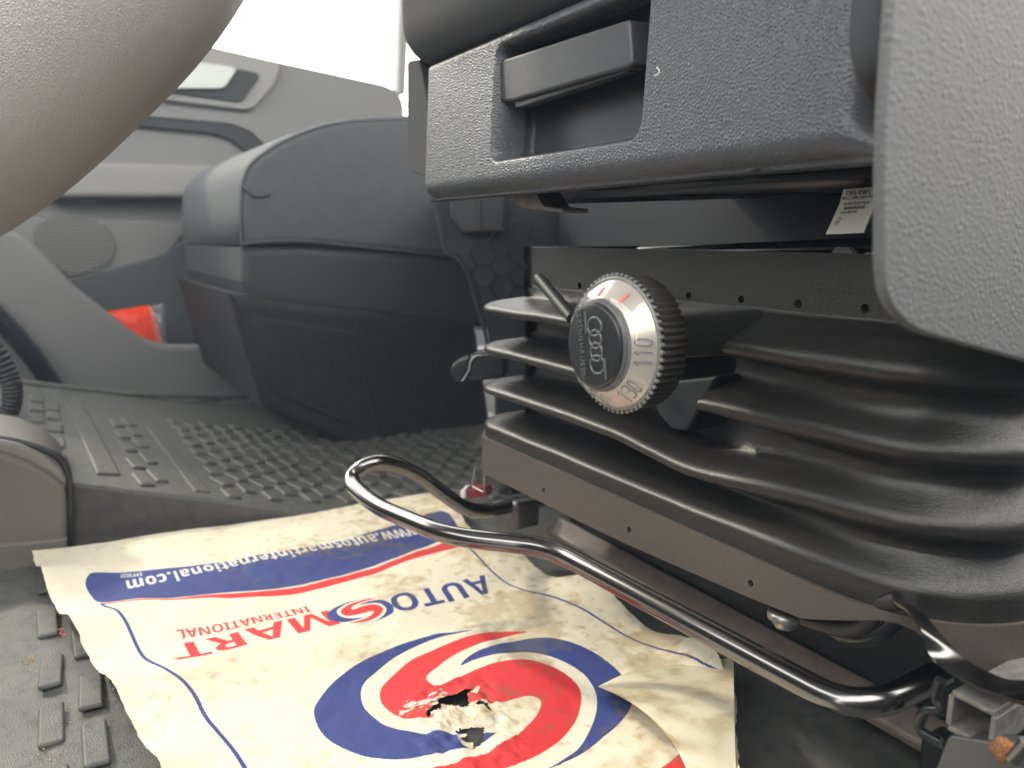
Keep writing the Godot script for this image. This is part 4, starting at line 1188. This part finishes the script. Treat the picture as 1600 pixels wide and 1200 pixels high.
# ---------------------------------------------------------------- passenger side
func passenger_seat():
	var root := Vector3(0.45, 0.0, -1.25)
	var th := thing("passenger_seat", "slate grey passenger seat cushion on a dark boxed base", "seat", root)
	var rel := func(p: Vector3) -> Vector3: return p - root
	# cushion: side outline carried across, front and side edges rounded
	var side := [Vector3(0.2294, 0.2777, -1.05), Vector3(0.2306, 0.3216, -1.05), Vector3(0.2343, 0.3538, -1.05), Vector3(0.2421, 0.3764, -1.05), Vector3(0.256, 0.3921, -1.05), Vector3(0.2815, 0.4103, -1.05), Vector3(0.316, 0.4278, -1.05), Vector3(0.3513, 0.4409, -1.05), Vector3(0.3874, 0.4494, -1.05), Vector3(0.4342, 0.4555, -1.05), Vector3(0.493, 0.4618, -1.05), Vector3(0.5984, 0.4718, -1.05), Vector3(0.6666, 0.4772, -1.05), Vector3(0.6675, 0.2385, -1.05), Vector3(0.5303, 0.2587, -1.05), Vector3(0.3896, 0.2722, -1.05), Vector3(0.3169, 0.278, -1.05)]
	obj("cushion", slab(side.map(rel), Vector3(0, 0, -0.46), 0.012, 6, true), M.side_vinyl, th)
	var skirt := [Vector3(0.2313, 0.276, -1.052), Vector3(0.3174, 0.2762, -1.052), Vector3(0.3902, 0.2704, -1.052), Vector3(0.5313, 0.2567, -1.052), Vector3(0.6688, 0.2364, -1.052), Vector3(0.6692, 0.135, -1.052), Vector3(0.5799, 0.1489, -1.052), Vector3(0.4658, 0.1626, -1.052), Vector3(0.3489, 0.1794, -1.052), Vector3(0.2782, 0.1953, -1.052), Vector3(0.2368, 0.2075, -1.052), Vector3(0.2285, 0.2313, -1.052)]
	obj("cushion_skirt", slab(skirt.map(rel), Vector3(0, 0, -0.45), 0.012, 8), M.skirt_vinyl, th)
	obj("piping", pipe(curve([Vector3(0.2282, 0.2794, -1.044), Vector3(0.2643, 0.2833, -1.044), Vector3(0.3154, 0.2831, -1.044), Vector3(0.3875, 0.2758, -1.044), Vector3(0.5273, 0.2607, -1.044), Vector3(0.6398, 0.2433, -1.044)].map(rel), 5), 0.0015, 8), M.side_vinyl, th)
	obj("piping", pipe(curve([Vector3(0.231, 0.2744, -1.051), Vector3(0.2314, 0.3054, -1.051), Vector3(0.2346, 0.3418, -1.051), Vector3(0.2403, 0.3684, -1.051), Vector3(0.2542, 0.3865, -1.051), Vector3(0.2815, 0.4056, -1.051), Vector3(0.3161, 0.4231, -1.051), Vector3(0.3514, 0.4361, -1.051), Vector3(0.3968, 0.4452, -1.051), Vector3(0.4733, 0.4534, -1.051), Vector3(0.5989, 0.4656, -1.051)].map(rel), 5), 0.0014, 8), M.side_vinyl, th)
	obj("stitched_crease", pipe(curve([Vector3(0.2356, 0.3537, -1.0485), Vector3(0.2432, 0.3476, -1.0485), Vector3(0.2493, 0.3421, -1.0485), Vector3(0.2607, 0.3416, -1.0485), Vector3(0.2707, 0.3451, -1.0485)].map(rel), 5), 0.0022, 8), M.side_vinyl, th)
	# rear flap of the side cover
	var base := [Vector3(0.2041, 0.2191, -1.02), Vector3(0.5623, 0.16, -1.02), Vector3(0.5952, -0.0411, -1.02), Vector3(0.5543, -0.0715, -1.02), Vector3(0.4457, -0.0488, -1.02), Vector3(0.3813, -0.0212, -1.02), Vector3(0.2953, 0.032, -1.02), Vector3(0.2387, 0.0657, -1.02)]
	var bo := obj("seat_base", slab(base.map(rel), Vector3(0, 0, -0.42), 0.012, 4), M.base_plastic, th)
	obj("base_panel", slab(soften([Vector3(0.2277, 0.1906, -1.017), Vector3(0.3728, 0.158, -1.017), Vector3(0.4053, -0.0029, -1.017), Vector3(0.2459, 0.0879, -1.017)].map(rel), 0.012), Vector3(0, 0, -0.01), 0.004), M.base_plastic, bo)
	# storage box behind, with a honeycomb face
	var bx := thing("storage_box", "dark honeycomb-faced plastic box between the two seats", "storage box", Vector3(0.60, 0.0, -0.90))
	var r2 := Vector3(0.60, 0.0, -0.90)
	var out := [Vector3(0.4301, 0.3559, -0.8979), Vector3(0.647, 0.3559, -0.765), Vector3(0.6095, -0.0172, -0.7037), Vector3(0.4649, -0.0172, -0.7923), Vector3(0.4734, 0.1085, -0.8155), Vector3(0.473, 0.1713, -0.83), Vector3(0.4669, 0.2263, -0.8461), Vector3(0.4509, 0.264, -0.8644), Vector3(0.4391, 0.2687, -0.8727)]
	obj("wall", slab(out.map(func(p): return p - r2), Vector3(0.12, 0, -0.19), 0.003), M.cavity, bx)
	obj("edge_trim", pipe(fillet([Vector3(0.4242, 0.3545, -0.8892), Vector3(0.4289, 0.3203, -0.8787), Vector3(0.4332, 0.2689, -0.8645), Vector3(0.446, 0.2627, -0.8552), Vector3(0.4548, 0.2425, -0.8452), Vector3(0.4601, 0.2075, -0.8341), Vector3(0.4653, 0.1726, -0.823), Vector3(0.4676, 0.1415, -0.8146)].map(func(p): return p - r2), 0.006), 0.0022, 8), M.base_plastic, bx)
	obj("shelf", slab([Vector3(0.4418, 0.351, -0.8717), Vector3(0.5023, 0.351, -0.8347), Vector3(0.4968, 0.2969, -0.8258), Vector3(0.4497, 0.2953, -0.8543), Vector3(0.4413, 0.3124, -0.8633)].map(func(p): return p - r2), Vector3(0.01, 0, -0.02), 0.003), M.dark_plastic, bx)
	for l in [[Vector3(0.4696, 0.3427, -0.8409), Vector3(0.4659, 0.2991, -0.8333)], [Vector3(0.4915, 0.3427, -0.8274), Vector3(0.4879, 0.2999, -0.82)], [Vector3(0.4449, 0.2953, -0.8453), Vector3(0.4904, 0.2984, -0.8181)]]:
		obj("shelf_rib", pipe(l.map(func(p): return p - r2), 0.0016, 6), M.base_plastic, bx)
	var ca: Vector3 = Vector3(0.4764, 0.2343, -0.8385)
	var ux: Vector3 = (Vector3(0.4968, 0.2343, -0.826) - ca).normalized()
	var uy := Vector3.UP
	for i in 4:
		for j in 5:
			var cc := ca + ux * (i - 1.2) * 0.0235 + uy * ((j - 2.2) * 0.027 + (0.0135 if i % 2 else 0.0))
			var ring := []
			for q in 7:
				var a := TAU * q / 6
				ring.append(cc + ux * cos(a) * 0.0155 + uy * sin(a) * 0.0155 - r2)
			if i == 0 or (i == 1 and j > 3): continue
			obj("hexagon_rib", pipe(ring, 0.0011, 5), M.dark_plastic, bx)
	# buckle between the seats
	var bu := thing("belt_buckle", "glossy black seat belt buckle poking out beside the bellows", "buckle", Vector3(0.37, 0.16, -0.65))
	var r3 := Vector3(0.37, 0.16, -0.65)
	obj("casing", slab(soften([Vector3(0.3437, 0.1806, -0.6366), Vector3(0.3727, 0.1848, -0.6198), Vector3(0.37, 0.1579, -0.6154), Vector3(0.3425, 0.1532, -0.6311), Vector3(0.337, 0.1603, -0.6361)].map(func(p): return p - r3), 0.005), Vector3(0.012, 0, -0.014), 0.004), M.gloss_black, bu)
	obj("press_button", slab(soften([Vector3(0.3262, 0.1702, -0.6426), Vector3(0.3325, 0.1762, -0.6401), Vector3(0.3425, 0.1786, -0.6344), Vector3(0.3378, 0.1571, -0.6325), Vector3(0.3281, 0.1535, -0.6376), Vector3(0.3241, 0.1595, -0.6414)].map(func(p): return p - r3), 0.004), Vector3(0.012, 0, -0.014), 0.004), M.gloss_black, bu)
	obj("button_rim", pipe(curve([Vector3(0.332, 0.1553, -0.632), Vector3(0.3381, 0.1648, -0.6304), Vector3(0.3405, 0.1731, -0.6308), Vector3(0.3447, 0.1784, -0.6295), Vector3(0.3499, 0.1796, -0.6265)].map(func(p): return p - r3), 4), 0.0009, 6), M.steel, bu)
	# red tab under the rim
	var rt := thing("red_tab", "small red and white plastic tab under the seat rim", "tab", Vector3(0.33, 0.08, -0.58))
	var r4 := Vector3(0.33, 0.08, -0.58)
	obj("tab", slab(soften([Vector3(0.3127, 0.0614, -0.5928), Vector3(0.33, 0.066, -0.5832), Vector3(0.3317, 0.0574, -0.5803), Vector3(0.314, 0.0545, -0.5905)].map(func(p): return p - r4), 0.002), Vector3(0.01, 0, -0.01), 0.001), M.clip_red, rt)
	obj("tip", slab(soften([Vector3(0.3074, 0.0624, -0.5927), Vector3(0.312, 0.0647, -0.5904), Vector3(0.3117, 0.0567, -0.5887), Vector3(0.3077, 0.0555, -0.591)].map(func(p): return p - r4), 0.002), Vector3(0.01, 0, -0.01), 0.001), M.white_plastic, rt)

func passenger_door():
	var root := Vector3(0.3, 0.0, -1.72)
	var th := thing("passenger_door", "grey passenger door with silver handle, armrest and speaker grille below the bright window", "door", root)
	var rel := func(p: Vector3) -> Vector3: return p - root
	obj("door_panel", slab(soften([Vector3(-0.34, 0.7305, -1.74), Vector3(0.1968, 0.6867, -1.74), Vector3(0.348, 0.6699, -1.74), Vector3(0.4896, 0.6547, -1.74), Vector3(0.7218, 0.6317, -1.74), Vector3(0.7562, 0.6209, -1.74), Vector3(0.7715, 0.594, -1.74), Vector3(0.7449, -0.3364, -1.74), Vector3(-0.4586, -0.1261, -1.74)].map(rel), 0.012), Vector3(0, 0, -0.05), 0.01, 4), M.door_plastic, th)
	# upper trim wedge with the handle surround
	obj("handle_surround", slab(soften([Vector3(0.138, 0.6545, -1.72), Vector3(0.3435, 0.6582, -1.72), Vector3(0.4839, 0.6492, -1.72), Vector3(0.4681, 0.6068, -1.72), Vector3(0.4254, 0.557, -1.72), Vector3(0.4066, 0.5478, -1.72), Vector3(0.2062, 0.5555, -1.72), Vector3(0.0965, 0.5481, -1.72)].map(rel), 0.012), Vector3(0, 0, -0.03), 0.006, 4), M.door_pale, th)
	obj("handle_insert", slab(soften([Vector3(0.392, 0.6267, -1.712), Vector3(0.4327, 0.6222, -1.712), Vector3(0.4335, 0.6135, -1.712), Vector3(0.3982, 0.565, -1.712), Vector3(0.3878, 0.5616, -1.712), Vector3(0.2637, 0.5678, -1.712), Vector3(0.2668, 0.5765, -1.712), Vector3(0.3642, 0.5856, -1.712)].map(rel), 0.006), Vector3(0, 0, -0.012), 0.003), M.dark_plastic, th)  # dark slab set round the handle, nothing hollowed out
	obj("door_handle", slab(soften([Vector3(0.2326, 0.6298, -1.7), Vector3(0.2972, 0.63, -1.7), Vector3(0.3795, 0.6282, -1.7), Vector3(0.3865, 0.6203, -1.7), Vector3(0.3644, 0.5875, -1.7), Vector3(0.3541, 0.5816, -1.7), Vector3(0.2648, 0.5733, -1.7), Vector3(0.2267, 0.5568, -1.7)].map(rel), 0.006), Vector3(0, 0, -0.016), 0.004, 4), M.silver, th)
	obj("upper_pad", slab(soften([Vector3(0.0741, 0.5341, -1.715), Vector3(0.2102, 0.5421, -1.715), Vector3(0.41, 0.5373, -1.715), Vector3(0.5313, 0.5387, -1.715), Vector3(0.772, 0.5453, -1.715), Vector3(0.7629, 0.213, -1.715), Vector3(0.438, 0.48, -1.715), Vector3(0.4106, 0.5054, -1.715), Vector3(0.3703, 0.5178, -1.715), Vector3(0.1982, 0.5209, -1.715), Vector3(0.073, 0.5227, -1.715)].map(rel), 0.004), Vector3(0, 0, -0.03), 0.005), M.door_plastic, th)
	obj("pull_insert", slab(soften([Vector3(0.0736, 0.5259, -1.722), Vector3(0.1993, 0.5243, -1.722), Vector3(0.3719, 0.52, -1.722), Vector3(0.4124, 0.5076, -1.722), Vector3(0.4477, 0.4786, -1.722), Vector3(0.3993, 0.4655, -1.722), Vector3(0.3698, 0.4882, -1.722), Vector3(0.3351, 0.4973, -1.722), Vector3(0.1838, 0.5017, -1.722), Vector3(0.0714, 0.5029, -1.722)].map(rel), 0.004), Vector3(0, 0, -0.02), 0.002), M.dark_plastic, th)  # dark insert laid along the pull, no groove cut
	obj("armrest", slab(soften([Vector3(0.0219, 0.4217, -1.66), Vector3(0.1671, 0.4263, -1.66), Vector3(0.3346, 0.4293, -1.66), Vector3(0.3303, 0.367, -1.66), Vector3(0.0157, 0.359, -1.66)].map(rel), 0.02), Vector3(0, 0, -0.09), 0.016, 5, true), M.door_pale, th)
	obj("speaker_panel", slab(soften([Vector3(-0.0469, 0.3264, -1.7), Vector3(0.2789, 0.318, -1.7), Vector3(0.2359, 0.2607, -1.7), Vector3(0.2194, 0.2482, -1.7), Vector3(0.0525, 0.2023, -1.7), Vector3(-0.0149, 0.2538, -1.7)].map(rel), 0.02), Vector3(0, 0, -0.04), 0.005), M.door_plastic, th)
	var gr := obj("speaker_grille", slab(soften([Vector3(-0.0004, 0.3177, -1.694), Vector3(0.0746, 0.3267, -1.694), Vector3(0.122, 0.3153, -1.694), Vector3(0.1398, 0.2789, -1.694), Vector3(0.1263, 0.2398, -1.694), Vector3(0.0552, 0.2098, -1.694), Vector3(0.0048, 0.2478, -1.694)].map(rel), 0.03), Vector3(0, 0, -0.01), 0.003), M.grille_plastic, th)
	for k in 17:
		var y := 344.0 + k * 5.4
		var half := sqrt(maxf(0.0, 1.0 - pow((y - 388.0) / 52.0, 2.0))) * 62.0
		var a := Vector3(0.066 - half * 0.00105, 0.326 - k * 0.0072, -1.693)
		var b := Vector3(0.066 + half * 0.00105, 0.326 - k * 0.0072, -1.693)
		obj("slat", pipe([a - root, b - root], 0.0014, 5), M.door_plastic, gr)
	# open pocket along the foot of the door
	obj("pocket_wall", slab(soften([Vector3(-0.1974, 0.3544, -1.5), Vector3(-0.0927, 0.3136, -1.5), Vector3(-0.0224, 0.297, -1.5), Vector3(0.0044, 0.2724, -1.5), Vector3(0.0464, 0.2126, -1.5), Vector3(0.1477, 0.11, -1.5), Vector3(0.1885, 0.0943, -1.5), Vector3(0.3682, 0.0847, -1.5), Vector3(0.3653, -0.07, -1.5), Vector3(-0.2376, 0.0274, -1.5)].map(rel), 0.02), Vector3(0, 0, -0.03), 0.01, 4), M.door_plastic, th)
	obj("pocket_floor", rounded(place(Vector3(0.3, 0.06, -1.62) - root), Vector3(1.0, 0.02, 0.22), 0.004), M.base_plastic, th)
	obj("pocket_back", slab([Vector3(0.0315, 0.2058, -1.69), Vector3(0.2181, 0.2485, -1.69), Vector3(0.276, 0.3013, -1.69), Vector3(0.7534, 0.2736, -1.69), Vector3(0.7442, -0.0624, -1.69), Vector3(0.0127, 0.0112, -1.69)].map(rel), Vector3(0, 0, -0.03), 0.004), M.side_vinyl, th)
	obj("cup_holder", slab(soften([Vector3(0.2718, 0.1557, -1.6), Vector3(0.3288, 0.1607, -1.6), Vector3(0.3717, 0.1485, -1.6), Vector3(0.3653, 0.044, -1.6), Vector3(0.2572, 0.0529, -1.6), Vector3(0.258, 0.1288, -1.6)].map(rel), 0.012), Vector3(0, 0, -0.06), 0.006), M.cavity, th)
	# window glass and its rear post
	var pane := obj("window_pane", slab([Vector3(-0.3436, 0.7463, -1.765), Vector3(0.1998, 0.6947, -1.765), Vector3(0.3532, 0.6779, -1.765), Vector3(0.7322, 0.6394, -1.765), Vector3(0.7672, 0.63, -1.765), Vector3(0.8131, 1.2299, -1.765), Vector3(-0.2915, 1.1225, -1.765)].map(rel), Vector3(0, 0, -0.004)), M.clear_plastic, th)
	obj("window_post", slab([Vector3(0.7604, 0.6172, -1.75), Vector3(0.7799, 0.6189, -1.75), Vector3(0.8184, 1.0966, -1.75), Vector3(0.7932, 1.0911, -1.75)].map(rel), Vector3(0, 0, -0.03), 0.004), M.door_pale, th)
	# parcel in the pocket
	var bag := thing("orange_packet", "bright orange folded vest in clear plastic in the door pocket", "packet", Vector3(0.13, 0.09, -1.58))
	var r2 := Vector3(0.13, 0.09, -1.58)
	var cs := [Vector3(0.0932, 0.1556, -1.56), Vector3(0.176, 0.1656, -1.56), Vector3(0.1943, 0.0635, -1.56), Vector3(0.1325, 0.0686, -1.56)]
	var P := []
	var Q := []
	for i in 17:
		var row := []
		var row2 := []
		for j in 17:
			var u := i / 16.0
			var v := j / 16.0
			var p: Vector3 = cs[0].lerp(cs[1], u).lerp(cs[3].lerp(cs[2], u), v)
			var bulge := 0.022 * pow(sin(u * PI) * sin(v * PI), 0.45)
			var w := wob.get_noise_2d(u * 160, v * 160) * 0.008 * sin(u * PI) * sin(v * PI)
			row.append(p + Vector3(0, 0, bulge + w) - r2)
			row2.append(p - Vector3(0, 0, bulge) - r2)
		P.append(row)
		Q.append(row2)
	var st := new_st()
	patch(st, P)
	patch(st, Q, true)
	obj("vest", done(st), M.bag_red, bag)
	st = new_st()
	P = []
	cs = [Vector3(0.1686, 0.1616, -1.555), Vector3(0.1952, 0.1686, -1.555), Vector3(0.1958, 0.064, -1.555), Vector3(0.1692, 0.0614, -1.555)]
	for i in 13:
		var row := []
		for j in 13:
			var u := i / 12.0
			var v := j / 12.0
			var p: Vector3 = cs[0].lerp(cs[1], u).lerp(cs[3].lerp(cs[2], u), v)
			row.append(p + Vector3(0, 0, 0.026 * pow(sin(u * PI) * sin(v * PI), 0.4) + wob.get_noise_2d(u * 220, v * 220) * 0.006) - r2)
		P.append(row)
	patch(st, P)
	obj("wrapper", done(st), M.clear_plastic, bag)

# ---------------------------------------------------------------- all
func _ready():
	var cam := Camera3D.new()
	cam.name = "camera"
	add_child(cam)
	cam.position = Vector3(0, 0.29, 0)
	cam.rotation_degrees = Vector3(-10.9, -31.5, 0)
	cam.fov = 53.13
	cam.near = 0.01
	cam.far = 60.0
	cam.current = true
	var phone := CameraAttributesPhysical.new()
	phone.frustum_focal_length = 24.0
	phone.frustum_focus_distance = 0.42
	phone.frustum_near = 0.01
	phone.frustum_far = 60.0
	phone.exposure_aperture = 8.0
	cam.attributes = phone
	cam.fov = 53.13
	var env := Environment.new()
	env.background_mode = Environment.BG_SKY
	var sky := Sky.new()
	var sm := ProceduralSkyMaterial.new()
	sm.sky_top_color = Color(0.98, 0.975, 0.96)
	sm.sky_horizon_color = Color(1.0, 0.975, 0.935)
	sm.ground_horizon_color = Color(0.55, 0.53, 0.5)
	sm.ground_bottom_color = Color(0.4, 0.38, 0.36)
	sm.sky_energy_multiplier = 2.6
	sm.ground_energy_multiplier = 1.0
	sm.sun_angle_max = 0.0
	sky.sky_material = sm
	env.sky = sky
	env.tonemap_mode = Environment.TONE_MAPPER_LINEAR
	env.tonemap_exposure = 0.76
	env.fog_enabled = true
	env.fog_density = 0.032
	env.fog_light_color = Color(0.82, 0.91, 1.0)
	env.sdfgi_enabled = true
	env.ssao_enabled = true
	env.ssil_enabled = true
	var we := WorldEnvironment.new()
	we.name = "world"
	we.environment = env
	add_child(we)
	var sun := DirectionalLight3D.new()
	sun.name = "sun"
	sun.light_energy = 1.05
	sun.light_color = Color(1.0, 0.96, 0.88)
	sun.light_angular_distance = 4.0
	sun.shadow_enabled = true
	add_child(sun)
	sun.look_at_from_position(Vector3(-0.55, 0.85, -1.1), Vector3.ZERO)

	rng.seed = 7
	wob.seed = 9
	wob.frequency = 0.05
	wob.fractal_octaves = 3
	materials()
	var m = pm("tooth_plastic_dark", lin(0.10, 0.10, 0.10), 0.3)
	m = pm("dark_steel", lin(0.12, 0.12, 0.125), 0.45, 0.6)
	floor_structure()
	driver_floor()
	passenger_mat()
	passenger_door()
	passenger_seat()
	small_left()
	paper_mat()
	driver_seat()
